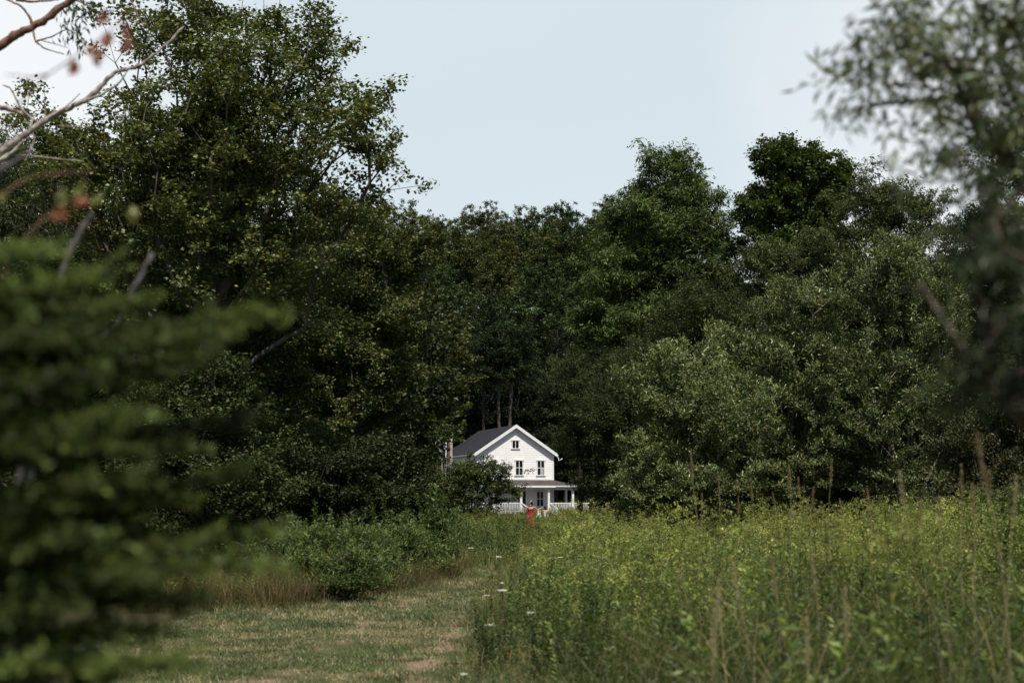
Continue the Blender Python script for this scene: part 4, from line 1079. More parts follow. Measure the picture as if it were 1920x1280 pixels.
def t_grass(seed, n=16, h=0.9, w=0.007, lean=0.5, col=GREEN, dry=0.15, r=0.06, drycol=STRAW):
    rng = np.random.default_rng(seed); P = []
    for i in range(n):
        hh = h * (0.55 + 0.6 * rng.random()); v, f = blade(rng, hh, w * (0.7 + .6 * rng.random()), lean * (0.3 + rng.random()))
        v = v + np.array([rng.normal(0, r), rng.normal(0, r), 0])
        c = drycol if rng.random() < dry else col
        P.append((v, f, jitter_cols(c, 1, None, 0.08, 0.25, rng)))
    return cat(P)


def tile(temps, pos, rng, smin=0.75, smax=1.25, toneamp=0.2, zs=None, tone=None, pick=None, hs=None, tilt=0.10):
    V = []; F = []; C = []; n = 0
    ch = rng.integers(0, len(temps), len(pos)) if pick is None else pick
    for k, (tv, tf, tc_) in enumerate(temps):
        p = pos[ch == k]; m = len(p)
        if not m: continue
        a = rng.random(m) * 2 * PI; s = (smin + (smax - smin) * rng.random(m)) * (1 if hs is None else hs[ch == k]); ca, sa = np.cos(a) * s, np.sin(a) * s
        x = tv[None, :, 0] * ca[:, None] - tv[None, :, 1] * sa[:, None] + p[:, 0:1]
        y = tv[None, :, 0] * sa[:, None] + tv[None, :, 1] * ca[:, None] + p[:, 1:2]
        tl = rng.normal(0, tilt, (m, 2))
        z = tv[None, :, 2] * s[:, None] + p[:, 2:3]
        x = x + tv[None, :, 2] * tl[:, 0:1]; y = y + tv[None, :, 2] * tl[:, 1:2]
        V.append(np.stack([x, y, z], -1).reshape(-1, 3))
        F.append((tf[None] + (np.arange(m) * len(tv))[:, None, None]).reshape(-1, tf.shape[1]) + n); n += m * len(tv)
        tn = np.exp(rng.normal(0, toneamp, m)) if tone is None else tone[ch == k] * np.exp(rng.normal(0, toneamp, m))
        C.append((tc_[None] * tn[:, None, None]).reshape(-1, 3))
    return np.vstack(V), np.vstack(F), np.vstack(C)


def scatter(rng, n, fx, y0, y1, keep):
    """n random ground points with y in [y0, y1], x from fx(y) = (lo, hi), filtered by keep(x, y)"""
    y = y0 + (y1 - y0) * rng.random(n); lo, hi = fx(y); x = lo + (hi - lo) * rng.random(n)
    m = keep(x, y); x, y = x[m], y[m]
    return np.stack([x, y, ground(x, y)], -1)


def frust(p0, p1): return lambda y: ((p0 - 960) / FPX * y, (p1 - 960) / FPX * y)


def edge_r(x, y): return x > pc(y) + pr(y) + 0.9 * (fnoise(x, y, .9, 3) - .5)
def patch(x, y, s=0.35, ph=0.0): return np.clip((fnoise(x, y, s * 2.2, ph) - .5) * 2.4 + .5, 0, 1)


rng = np.random.default_rng(101)
GR = [t_goldenrod(s, 1.0 + 0.16 * (s % 3), nl=34, nfl=[60, 36, 90, 48, 24][s]) for s in range(5)]
GRN = [t_goldenrod(10 + s, 0.95, 40, False, leafw=0.02, leafl=0.10, col=(0.115, 0.152, 0.046)) for s in range(3)]
GT = [t_grass(20 + s, 18, 1.15, 0.009, [0.5, 0.8, 1.0][s], (0.110, 0.142, 0.052), dry=0.10, r=.09) for s in range(3)]
# goldenrod field to the right of the path
V = []; F = []; C = []; nn = 0
for y0, y1, dens in [(4.2, 7, 26), (7, 11, 24), (11, 17, 20), (17, 26, 14), (26, 36, 9), (36, 50, 6)]:
    f_ = frust(880, 2060) if y1 < 40 else frust(900, 1500)
    lo, hi = f_((y0 + y1) / 2); n = int((hi - lo) * (y1 - y0) * dens)
    keep = (lambda x, y: edge_r(x, y) & (x > 0.35 + 0.25 * np.maximum(8 - y, 0))) if y0 < 11 else edge_r
    p = scatter(rng, n, f_, y0, y1, keep)
    if y0 >= 26: p = p[(p[:, 0] > pc(p[:, 1]) + 0.4)]
    fl = patch(p[:, 0], p[:, 1], 0.30) * np.clip((p[:, 1] - 8) / 8, 0.12, 1) + rng.normal(0, .15, len(p))
    pk = np.where(fl > 0.45, rng.integers(0, 5, len(p)), np.where(rng.random(len(p)) < .66, rng.integers(5, 8, len(p)), rng.integers(8, 11, len(p))))
    # plants at the edge of the path stay lower
    e = p[:, 0] - (pc(p[:, 1]) + pr(p[:, 1]))
    sc_ = np.clip(0.30 + 0.40 * e + .8 * (fnoise(p[:, 0], p[:, 1], .8, 7) - .5), 0.25, 1.0)
    for lo_s, hi_s in ((0.0, 0.6), (0.6, 0.8), (0.8, 1.01)):
        m = (sc_ >= lo_s) & (sc_ < hi_s)
        if m.sum() == 0: continue
        hs_ = 0.74 + 0.50 * fnoise(p[m, 0], p[m, 1], .55, 2) + 0.16 * np.clip((p[m, 0] / p[m, 1] * FPX - 350) / 500, 0, 1)
        tn_ = np.exp(2.1 * (fnoise(p[m, 0], p[m, 1], .7, 11) - .5)) * np.clip(0.55 + p[m, 1] / 30, .6, 1.1)  # nearer plants coloured darker, standing in for dimmer light there
        a, b, c = tile(GR + GRN + GT, p[m], rng, 0.80 * (lo_s + hi_s + .2) / 2, 1.12 * (lo_s + hi_s + .2) / 2, 0.18, pick=pk[m], tone=tn_, hs=hs_)
        V.append(a); F.append(b + nn); C.append(c); nn += len(a)
LW = [t_goldenrod(90 + s, .24, 20, False, 24, .014, .050, (0.085, 0.115, 0.042)) for s in range(2)] + [t_grass(94 + s, 16, .26, .006, .9, (0.095, 0.122, 0.052), .30, .05) for s in range(3)]
p = scatter(rng, 2600, lambda y: (pc(y) + pr(y) - .35, pc(y) + pr(y) + .7), 11.5, 34, lambda x, y: rng.random(len(x)) < np.clip(.05 + .9 * (x - pc(y) - pr(y) + .3) + 1.6 * (fnoise(x, y, 1.4, 31) - .5), 0, 1))
a, b, c = tile(LW, p, rng, .45, 1.25, .25); V.append(a); F.append(b + nn); C.append(c); nn += len(a)
p = scatter(rng, 1500, lambda y: (pc(y) - pl(y) - .5, pc(y) - pl(y) + .9), 20, 34, lambda x, y: rng.random(len(x)) < np.clip(.8 - .9 * (x - pc(y) + pl(y)), 0, 1))
a, b, c = tile(LW, p, rng, .35, .9, .25); V.append(a); F.append(b + nn); C.append(c); nn += len(a)
me = raw_mesh('goldenrod_field', np.vstack(V), np.vstack(F), np.vstack(C), M['leaf_thin'])
tag(link('goldenrod_field', me), 'dense field of yellow green goldenrod and weeds right of the path', 'meadow', kind='stuff')

# tall green grass of the far meadow up to the house
rng = np.random.default_rng(102)
G2 = [t_grass(30 + s, 14, 0.62, 0.014, 0.55, (0.115, 0.150, 0.044), 0.14, 0.16) for s in range(4)]
W2 = [t_goldenrod(40 + s, 0.9, 26, s % 2 == 0, 50, 0.035, 0.14, (0.06, 0.09, 0.028)) for s in range(3)]
p = np.vstack([scatter(rng, 3600, frust(800, 1220), 34, 60, lambda x, y: (x > pc(y) - 5.5)), scatter(rng, 5200, frust(850, 1190), 60, 143, lambda x, y: y < 141)])
pk = np.where((rng.random(len(p)) < 0.25) | (p[:, 0] > 1.6 + 0.02 * p[:, 1]), rng.integers(4, 7, len(p)), rng.integers(0, 4, len(p)))
V, F, C = tile(G2 + W2, p, rng, 0.6, 1.15, 0.2, pick=pk)
tag(link('far_meadow_grass', raw_mesh('far_meadow_grass', V, F, C, M['leaf_thin'])), 'long green grass of the meadow around the woman and below the porch', 'grass', kind='stuff')

# mown turf: short green and straw blades
rng = np.random.default_rng(103)
def turf(n, y0, y1, x0, x1, h, w, keep):
    p = scatter(rng, n, lambda y: (pc(y) + x0, pc(y) + x1), y0, y1, keep); m = len(p)
    ed = np.clip(p[:, 0] - pc(p[:, 1]) - pr(p[:, 1]), 0, 1); a = rng.random(m) * 2 * PI; hh = h * (0.3 + 0.9 * rng.random(m) ** 1.5) * (0.5 + 1.1 * fnoise(p[:, 0], p[:, 1], 2.2, 4)) * (1 + 2.2 * ed)
    D = np.stack([np.cos(a) * .7, np.sin(a) * .7, 0.55 + .6 * rng.random(m)], -1)
    V, F = leaf_quads(p, D, rng.normal(0, 1, (m, 3)), hh, np.full(m, w) * (0.6 + .8 * rng.random(m)), 0.02)
    g = 0.5 + 2.0 * (fnoise(p[:, 0], p[:, 1], .8, 1.3) - .5) + 1.6 * (vnoise(p[:, 0], p[:, 1], 4.5, 0.3) - .5) * .6 + rng.normal(0, .22, m) - .6 * ed
    c = np.where((g > 0.54)[:, None], np.array([0.31, 0.27, 0.155]), np.array([0.120, 0.146, 0.064])) * np.exp(rng.normal(0, .3, (m, 1)))
    return V, F, c
rutk = lambda x, y: (np.abs(np.abs(x - pc(y) - 0.25) - 0.62) > 0.38 * (-0.20 + 1.9 * patch(x, y, 1.0, .5) + rng.normal(0, .25, len(x)))) & (fnoise(x, y, 1.3, 21) < .61) | (rng.random(len(x)) < 0.10)
inp = lambda x, y: (x > pc(y) - pl(y) - .2) & (x < pc(y) + pr(y) + .9) & rutk(x, y)
a = turf(170000, 11.5, 18, -3, 2.3, 0.060, 0.008, inp); b = turf(90000, 18, 27, -3, 1.5, 0.085, 0.010, inp); c_ = turf(30000, 27, 45, -1, 1, 0.10, 0.014, inp)
V, F, C = cat([a, b, c_])
tag(link('short_grass', raw_mesh('short_grass', V, F, C, M['leaf_thin'])), 'short mown grass mixed green and straw along the path', 'grass', kind='stuff')

# brown dry grass in front of the left shrubs and along the right bend of the path
rng = np.random.default_rng(104)
D1 = [t_grass(50 + s, 18, 0.62, 0.008, 1.0, (0.085, 0.095, 0.034), 0.55, 0.10, (0.15, 0.10, 0.045)) for s in range(4)] + [t_goldenrod(58, .5, 30, False, leafw=.02, leafl=.08)]
lf = lambda y: (pc(y) - pl(y) - 1.7, pc(y) - pl(y) + 0.10)
p = np.vstack([scatter(rng, 620, lf, 19.5, 25, lambda x, y: y > 20.9 - .3 * np.abs(x + 4)), scatter(rng, 900, lf, 24, 36, lambda x, y: x > -99),
               scatter(rng, 600, frust(330, 600), 21.6, 24.5, lambda x, y: x < -3.2)])
V, F, C = tile(D1, p, rng, 0.5, 1.2, 0.25)
tag(link('dry_grass', raw_mesh('dry_grass', V, F, C, M['leaf_thin'])), 'brown and tan dry grass along the left edge of the path', 'grass', kind='stuff')
# ground cover under the left trees
rng = np.random.default_rng(105)
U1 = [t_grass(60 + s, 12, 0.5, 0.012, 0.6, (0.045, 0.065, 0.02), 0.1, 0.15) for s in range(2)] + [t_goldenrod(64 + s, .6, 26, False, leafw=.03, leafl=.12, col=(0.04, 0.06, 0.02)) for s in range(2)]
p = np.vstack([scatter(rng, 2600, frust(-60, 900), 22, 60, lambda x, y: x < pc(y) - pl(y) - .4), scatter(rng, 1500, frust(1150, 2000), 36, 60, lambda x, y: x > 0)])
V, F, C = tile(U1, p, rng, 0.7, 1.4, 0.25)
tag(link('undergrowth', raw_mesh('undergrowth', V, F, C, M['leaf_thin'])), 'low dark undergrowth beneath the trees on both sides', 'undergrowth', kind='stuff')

# tall leafy weeds left of the path, each clump a thing
WD = [t_goldenrod(70 + s, 1.25, 110, False, leafw=0.030, leafl=0.095, col=(0.088, 0.122, 0.042)) for s in range(4)]
for i, (px, Y, n, rx, ry, sm, lb) in enumerate([
        (548, 25.0, 34, .50, .45, 1.02, 'tall leafy weed clump farthest left beside the dark shrub'), (612, 24.2, 46, .55, .5, 1.14, 'large leafy weed clump rising in the middle of the left bank'),
        (672, 24.6, 40, .50, .5, 1.02, 'bushy weed clump with pale tips right of the largest one'), (655, 22.8, 34, .42, .35, .70, 'low dark weed clump drooping to the edge of the mown grass'),
        (588, 23.2, 30, .45, .35, .72, 'low weed clump in front of the largest one by the dry grass'), (735, 27.5, 36, .55, .5, 1.12, 'leafy weed clump with slim spires against the black shade'),
        (800, 30.0, 40, .6, .55, 1.32, 'tall spired weed clump nearest the bush in front of the house'), (765, 29.0, 30, .5, .5, .95, 'weed clump between the slim spired one and the tallest spires'),
        (860, 36.0, 34, .8, .6, .85, 'soft green weed clump beside the distant bend of the path'), (700, 26.8, 30, .45, .45, .9, 'small weed clump behind the bushy pale tipped one')]):
    rng = np.random.default_rng(300 + i); x0 = (px - 960) / FPX * Y; n //= 3
    ang = rng.random(n) * 2 * PI; q = np.sqrt(rng.random(n)); p = np.stack([q * np.cos(ang) * rx, q * np.sin(ang) * ry, np.zeros(n)], -1)
    sp_x = tile(WD, p, rng, sm * .95, sm * (1.32 if 'spire' in lb else 1.15), 0.2, hs=1.05 - .35 * q ** 2, tilt=.16)
    h = 1.25 * sm; z0 = float(ground(x0, Y))
    lo = [((x0, Y, z0 + h * .30), (rx * 1.25, ry, h * .34)), ((x0 + rx * .35, Y, z0 + h * .62), (rx * .8, ry * .8, h * .30)), ((x0 - rx * .4, Y, z0 + h * .58), (rx * .7, ry * .7, h * .27))]
    make_tree('weed_clump', (x0, Y), lo, 210, 30, .085, .30, .12, 'up', (0.112, 0.146, 0.048), lb, 'weeds', 900 + i, trunk_r=.01, rtip=.0022, exp=.3, k=.6, sub=40, subr=.32, flat=.9, seg=.15, stems=1,
              group='leafy weed clumps left of the path', leafmat='leaf_thin', bark='reed_stem', rmin=.001, pn=('stem', 'foliage'), extra=sp_x)

# tall clumps that break the top edge of the meadow on the right
for i, (px, Y, hh, rx, bl, lb) in enumerate([(1592, 30, 1.62, .55, True, 'leafy yellow green clump rising above the meadow edge below the leaning grey stem'), (1700, 27, 1.50, .6, True, 'goldenrod clump rising above the meadow right of the leafy yellow green one'),
        (1790, 24, 1.72, .65, True, 'broad goldenrod clump topping the meadow below the dark end of the thicket'), (1868, 19, 1.78, .5, False, 'tall feathery green clump near the right edge of the meadow'),
        (1925, 17, 1.80, .5, False, 'tall feathery green clump cut by the right edge of the photo'), (1440, 31, 1.48, .5, True, 'small goldenrod clump against the foot of the middle thicket shrub'),
        (1150, 40, 1.50, .8, False, 'grey green weed clump at the far edge of the meadow right of the porch railing'), (1010, 17.5, .95, .5, False, 'dark leafy clump beside the path edge behind the largest white umbel'),
        (985, 13.6, .80, .45, False, 'dark leafy clump overhanging the path right of the largest white umbel'), (1075, 12.5, .95, .5, False, 'bushy green clump in the near meadow right of the dark leafy one')]):
    rng = np.random.default_rng(350 + i); x0 = (px - 960) / FPX * Y; n = 26
    ang = rng.random(n) * 2 * PI; q = np.sqrt(rng.random(n)); p = np.stack([q * np.cos(ang) * rx, q * np.sin(ang) * rx, np.zeros(n)], -1)
    v, f, c = tile(GR if bl else WD, p, rng, .9, 1.08, .2, hs=(1.0 - .25 * q ** 2) * hh / (1.3 if bl else 1.25), tilt=.10)
    tag(link('meadow_clump', raw_mesh('meadow_clump', v, f, c, M['leaf_thin']), None, (x0, Y, float(ground(x0, Y)))), lb, 'wild plant', 'clumps standing out of the meadow')

# white umbels
ORDW = ['largest white umbel flower at the foot of the meadow edge', 'pinkish white umbel halfway along the meadow edge', 'small white umbel just above the pinkish one', 'white umbel beside the far bend of the path',
        'small white umbel deep in the meadow below the porch', 'twin of the small white umbel deep in the meadow', 'white umbel half hidden in the weeds right of the largest', 'tiny white umbel left of the path bend among brown grass',
        'low white umbel in the mown grass at the bottom edge', 'tiny white umbel at the very edge of the dirt bend']
for i, (px, py, Y, r) in enumerate([(918, 1174, 14.5, .060), (943, 1108, 17.5, .055), (941, 1095, 18.5, .028), (935, 1045, 25, .05), (1035, 1047, 24, .055), (1050, 1046, 24, .045), (996, 1152, 14, .035), (883, 1028, 31, .06),
                                  (870, 1272, 12.7, .03), (912, 1118, 18, .03)]):
    q = at(px, py, Y); g = float(ground(q[0], Y)); h = max(0.06, q[2] - g); rng = np.random.default_rng(400 + i)
    t = empty('umbel_flower', (q[0], Y, g), ORDW[i], 'wildflower', 'white umbel flowers')
    mb = MB(); mb.tube([(0, 0, -.02), (.01, 0, h * .5), (0, 0, h)], .004, 5)
    nf = 26; ang = rng.random(nf) * 2 * PI; rad = r * np.sqrt(rng.random(nf))
    tops = np.stack([rad * np.cos(ang), rad * np.sin(ang), h + .02 - (rad ** 2) * 3], -1)
    mb.build('stem', M['leaf_stem'] if 'leaf_stem' in M else M['bark'], t)
    D = rng.normal(0, 1, (nf * 3, 3)); D[:, 2] *= .15
    P0 = np.repeat(tops, 3, 0) + rng.normal(0, .004, (nf * 3, 3))
    v, f = leaf_quads(P0, D, rng.normal(0, .2, (nf * 3, 3)) + [0, -.5, 1], np.full(nf * 3, .016 * (1 if r > .03 else .7)), np.full(nf * 3, .014 * (1 if r > .03 else .7)))
    part('flower_head', v, f, t, M['leaf_thin'], jitter_cols((0.72, 0.70, 0.66), len(f), None, .03, .08, rng))

# orange flowering plants near the woman
for i, (px, py, Y, lb) in enumerate([(1042, 972, 62, 'orange flowering plant just right of the woman in the red dress'), (1105, 977, 58, 'orange flowering plant at the foot of the slender dark trunk'), (1058, 965, 66, 'yellow orange flowering plant below the porch railing'),
                                 (1138, 953, 60, 'peach coloured blossoms on a tall stalk right of the porch railing')]):
    q = at(px, py, Y); g = float(ground(q[0], Y)); h = q[2] - g; rng = np.random.default_rng(430 + i)
    t = empty('flowering_plant', (q[0], Y, g), lb, 'wildflower', 'orange flowering plants')
    v, f, c = t_goldenrod(430 + i, h, 40, False, leafw=.03, leafl=.14); part('stem', v, f, t, M['leaf_thin'], c)
    nf = 46; P0 = rng.normal(0, 1, (nf, 3)) * [.13, .13, .11] + [0, 0, h]
    v, f = leaf_quads(P0, rng.normal(0, 1, (nf, 3)), rng.normal(0, 1, (nf, 3)), np.full(nf, .05), np.full(nf, .045))
    part('blossom', v, f, t, M['leaf_thin'], jitter_cols((0.45, 0.20, 0.03) if i < 3 else (0.55, 0.30, 0.18), nf, None, .1, .25, rng))

# tall reed grass with tan seed heads, counted one by one
REED = [(1297, 850, 12.0, .02), (1318, 925, 17, .02), (1345, 892, 15, .06), (1411, 905, 16, .01), (1478, 872, 12.5, .0), (1497, 895, 16, .06), (1528, 915, 14, -.08), (1557, 866, 12.5, .0), (1574, 935, 18, .08), (1385, 930, 19, -.05), (1450, 922, 19, .05), (1626, 915, 14, .14), (1690, 882, 7.5, .08),
        (1632, 945, 12, -.04), (1728, 935, 11, -.04), (1800, 872, 8.5, -.02), (1822, 905, 8, .0), (1838, 815, 5.0, .22), (1912, 895, 7, -.1), (1352, 1085, 6.6, -.06), (1372, 1052, 7.0, .07), (1517, 1030, 7.2, .07), (1588, 1105, 6.0, .02),
        (1450, 1045, 8, .03), (1512, 1160, 5.6, .0), (1760, 930, 9, .03), (1336, 1145, 5.8, -.05)]
ORD2 = ORD + ['twenty first', 'twenty second', 'twenty third', 'twenty fourth', 'twenty fifth', 'twenty sixth', 'twenty seventh', 'twenty eighth']
M['reed_stem'] = noise_material('reed_stem', (0.16, 0.15, 0.07), (0.30, 0.25, 0.13), 9, 0.7, 0)
for k, (px, py, Y, ln) in enumerate(sorted(REED)):
    q = at(px, py, Y); bx = q[0] + ln * 0.4; g = float(ground(bx, Y)); h = q[2] - g; rng = np.random.default_rng(500 + k)
    ln = ln + float(rng.normal(0, .07)); bx = q[0] + ln * 0.9
    t = empty('seed_head_reed', (bx, Y, g), 'tall grass stem with a tan seed head, %s from the left in the meadow' % ORD2[k], 'reed grass', 'tall seed headed grasses in the meadow')
    z = np.linspace(-.03, h, 10); u = np.clip(z / h, 0, 1); X = (q[0] - bx) * (.35 * u + .65 * u ** 3) + .012 * np.sin(z * 6 + k)
    pts = np.stack([X, .01 * np.sin(z * 5), z], -1)
    MB().tube(pts, np.linspace(.0032, .0016, 10), 5).build('stem', M['reed_stem'], t)
    m = 130; f = rng.random(m); hd_ = pts[-1] + (pts[-3] - pts[-1]) * min(1, .21 / np.linalg.norm(pts[-1] - pts[-3])); i0 = hd_ + (pts[-1] - hd_) * f[:, None]
    P0 = i0 + rng.normal(0, .008, (m, 3)) * (1.3 - f)[:, None]; D = np.tile(unit(pts[-1] - pts[-3]), (m, 1)) + rng.normal(0, .35, (m, 3))
    v, fc = leaf_quads(P0, D, rng.normal(0, 1, (m, 3)), np.full(m, .018), np.full(m, .0042))
    part('seed_head', v, fc, t, M['leaf_thin'], jitter_cols((0.27, 0.19, 0.11) if Y > 7.9 or Y < 5.5 else (0.36, 0.30, 0.18), m, None, .06, .2, rng))
    for q_ in range(3):
        zz = h * (.25 + .2 * q_); v, fc = blade(rng, .38, .010, .9); v = v + np.array([np.interp(zz, z, X), 0, zz])
        part('leaf', v, fc, t, M['leaf_thin'], jitter_cols((0.12, 0.13, 0.05), len(fc), None, .05, .1, rng))

# broad bladed reeds in the near right foreground
rng = np.random.default_rng(106)
for i, (px, Y, h, n, col, lb) in enumerate([
        (1262, 6.4, .95, 16, (0.10, 0.14, 0.07), 'broad bladed blue green reed at the near edge of the meadow, leftmost'), (1330, 6.0, 1.05, 18, (0.12, 0.15, 0.08), 'broad bladed reed with crossing leaves below the bent tan seed head'),
        (1385, 6.8, .95, 14, (0.12, 0.14, 0.07), 'broad bladed reed right of the crossing leaves'), (1470, 5.4, .85, 16, (0.10, 0.14, 0.06), 'broad bladed reed low in the bottom middle of the meadow'),
        (1530, 5.0, .80, 14, (0.14, 0.14, 0.06), 'yellowing broad bladed reed near the bottom edge'), (1712, 4.6, 1.25, 10, (0.03, 0.05, 0.02), 'dark upright reed standing alone in the near right meadow'),
        (1885, 4.2, 1.40, 16, (0.025, 0.042, 0.018), 'tall dark reed at the right edge of the meadow'), (1840, 4.6, 1.20, 14, (0.03, 0.05, 0.02), 'tall dark reed beside the one at the right edge'),
        (1640, 4.4, .90, 18, (0.05, 0.075, 0.03), 'dense dark green reed low in the right foreground'), (1780, 3.8, .95, 20, (0.035, 0.055, 0.022), 'dense dark reed in the bottom right corner'),  # lower right blades coloured dark as the willow's shade
        (1930, 3.4, 1.25, 20, (0.03, 0.048, 0.02), 'dark reed cut by the right edge of the photo'), (1560, 4.2, .72, 16, (0.06, 0.085, 0.03), 'short green reed at the bottom right of centre')]):
    x = (px - 960) / FPX * Y; g = float(ground(x, Y)); r2 = np.random.default_rng(600 + i)
    v, f, c = t_grass(600 + i, n, h, 0.016, .45, col, 0.12, .05)
    tag(link('reed_plant', raw_mesh('reed_plant', v, f, c, M['leaf_thin']), None, (x, Y, g)), lb, 'reed', 'broad bladed reeds in the near meadow')

M['bark_grey'] = noise_material('bark_weathered_grey', (0.06, 0.055, 0.05), (0.16, 0.15, 0.14), 14, 0.9, 0.6)

# ------------------------------------------------------------------ foreground: young spruce at the left edge
SX, SY = -1.53, 2.36
sp = empty('spruce_tree', (SX, SY, float(ground(SX, SY))), 'blurred young spruce reaching in from the left edge close to the camera', 'spruce tree')
rng = np.random.default_rng(107)
MB().tube([(0, 0, -.1), (.01, 0, 1.0), (0, .01, 1.8), (0, 0, 2.35)], [.04, .032, .018, .005], 8).build('trunk', M['bark'], sp)


def bough(tip, z0, seed, yaw_spread=1.0, dark=1.0):
    rng = np.random.default_rng(seed); tip = np.array(tip, float); a = np.array([0, 0, z0])
    L = np.linalg.norm(tip - a); n = 26; f = np.linspace(0, 1, n)[:, None]
    ax = a + (tip - a) * f + np.array([0, 0, 1]) * (-0.05 * L * np.sin(PI * f))
    d = unit(np.gradient(ax, axis=0)); side = unit(np.cross(d, [0, 0, 1.0]))
    segs = [(ax[i], ax[i + 1]) for i in range(3, n - 1)]
    for i in range(3, n - 1):
        u = i / n
        for s_ in (-1, 1):
            for rep in range(3):
                l = (0.03 + 0.34 * L * (1 - u) ** 1.0 * (0.55 + 0.45 * math.sin(PI * min(1, u * 1.6)))) * (0.6 + .5 * rng.random()) * yaw_spread * 0.62
                dd = unit(d[i] * 0.95 + side[i] * s_ * (0.75 + .3 * rng.random()) + np.array([0, 0, -.10 + .22 * rng.normal()]))
                m = max(2, int(l / 0.05)); p = ax[i]
                for q in range(m):
                    p2 = p + dd * l / m; segs.append((p, p2)); p = p2; dd = unit(dd + np.array([0, 0, .03]) + rng.normal(0, .05, 3))
                    if q % 2 == 1 and rng.random() < .7:
                        e = unit(dd * .8 + side[i] * rng.choice([-1, 1]) * .7 + rng.normal(0, .1, 3)); segs.append((p, p + e * .055))
    A = np.array([s[0] for s in segs]); B = np.array([s[1] for s in segs])
    l = np.linalg.norm(B - A, axis=1); cnt = np.maximum(3, (l / 0.0019).astype(int)); ci = np.repeat(np.arange(len(A)), cnt); m = len(ci)
    t = rng.random(m)[:, None]; P = A[ci] + (B - A)[ci] * t
    rd = unit(rng.normal(0, 1, (m, 3))); dd = unit((B - A)[ci]); D = unit(rd + dd * .8)
    v, fc = leaf_quads(P, D, rng.normal(0, 1, (m, 3)), np.full(m, .016), np.full(m, .0048), 0)
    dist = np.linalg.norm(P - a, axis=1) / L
    tone = dark * (0.10 + 0.95 * np.clip(dist, 0, 1.1) ** 3.2) * np.exp(rng.normal(0, .35)) * np.exp(2.2 * (vnoise(P[:, 0] + P[:, 1] * .6, P[:, 2] * 1.3 + P[:, 1] * .5, 9, seed) - .5))  # needles darken toward the trunk, inner shade put into their colour
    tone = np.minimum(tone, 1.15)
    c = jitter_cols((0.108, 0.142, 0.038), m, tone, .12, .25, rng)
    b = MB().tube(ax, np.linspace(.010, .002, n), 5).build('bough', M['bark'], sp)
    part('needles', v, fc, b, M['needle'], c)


def rel(px, py, Y): return at(px, py, Y) - np.array([SX, SY, float(ground(SX, SY))])


bt = [(515, 588, 2.75), (440, 625, 2.6), (385, 672, 2.9), (480, 775, 2.8), (268, 770, 2.5), (225, 835, 2.5), (460, 880, 2.9), (528, 1050, 2.75), (532, 992, 2.95), (385, 1010, 2.6), (200, 515, 2.75), (85, 465, 2.7), (295, 560, 3.0),
      (330, 700, 3.1), (365, 830, 3.1), (355, 930, 3.2), (360, 1120, 2.7), (350, 1240, 2.6), (240, 1230, 2.5), (300, 1180, 3.0), (180, 1000, 2.4), (150, 900, 2.4), (130, 700, 2.4), (80, 620, 2.5), (120, 1130, 2.4), (60, 1240, 2.4), (250, 1060, 2.5),
      (70, 820, 2.35), (300, 1090, 3.1), (40, 540, 2.6), (250, 640, 2.9), (60, 960, 2.5), (180, 1280, 2.6), (330, 1330, 2.7)]
for i, (px, py, Y) in enumerate(bt):
    Y *= 0.86
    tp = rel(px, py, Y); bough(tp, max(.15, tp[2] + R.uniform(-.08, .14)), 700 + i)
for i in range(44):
    px = rng.uniform(-40, 270); py = rng.uniform(560, 1300); tp = rel(px, py, rng.uniform(2.0, 2.8)); bough(tp, max(.15, tp[2] + rng.uniform(-.15, .05)), 820 + i, 1.0, .45)  # filler boughs, colour lowered as interior shade
for i in range(14):     # boughs on the far and near side of the trunk, outside the picture
    a = PI * .55 + i * .35; z = .25 + i * .14; l = .8 * (1 - z / 2.6) + .1
    bough((l * math.cos(a) - .1, l * math.sin(a) * .8, z + .1), z, 760 + i, .8)

# ------------------------------------------------------------------ foreground: willow reaching in from the right
Yw = 3.6
make_tree('willow_tree', foot(2330, Yw), [lobe(1800, 90, Yw, 200, 130, .45), lobe(1700, 130, Yw, 140, 140, .4), lobe(1850, 260, Yw, 150, 150, .45), lobe(1905, 60, Yw, 150, 150, .5), lobe(1590, 200, Yw - .1, 60, 50, .2), lobe(1720, 330, Yw, 90, 60, .25), lobe(1620, 120, Yw, 90, 90, .3), lobe(1570, 60, Yw, 40, 40, .15), lobe(1650, 300, Yw, 50, 50, .2),
          lobe(1535, 90, Yw, 14, 12, .05), lobe(1525, 190, Yw, 28, 30, .12), lobe(1560, 270, Yw, 30, 30, .12), lobe(1630, 60, Yw, 60, 50, .2), lobe(1890, 430, Yw, 90, 110, .3), lobe(2060, 150, Yw, 160, 260, .6), lobe(2100, 480, Yw, 150, 200, .6)],
          480, 19, .047, .16, .052, 'willow', (0.105, 0.130, 0.060), 'blurred willow branches hanging in from the upper right close to the camera', 'willow tree', 801,
          trunk_top=at(2120, 120, Yw), trunk_r=.05, k=.35, up=.2, sub=70, subr=.17, shell=.3, rtip=.0012, exp=.5, seg=.12, rmin=.0012, val=.35, leafmat='leaf_pale')
Yv = 2.5
make_tree('willow_tree', foot(2300, Yv), [lobe(1860, 520, Yv, 110, 110, .25), lobe(1850, 660, Yv, 80, 80, .25), lobe(1920, 720, Yv, 80, 80, .25), lobe(1900, 420, Yv, 90, 120, .3), lobe(2040, 600, Yv, 110, 200, .4)],
          125, 20, .036, .17, .05, 'willow', (0.034, 0.046, 0.020), 'dark blurred willow foliage hanging at the right edge below the brighter branches', 'willow tree', 802,
          trunk_top=at(2120, 520, Yv), trunk_r=.05, k=.35, up=.2, sub=40, subr=.28, shell=.2, rtip=.0012, exp=.5, seg=.12, rmin=.0012, val=.35)

# ------------------------------------------------------------------ foreground: bare branches at the left
def px_path(pts, Y, base): return [tuple(at(px, py, Y + dy) - base) for px, py, dy in pts]


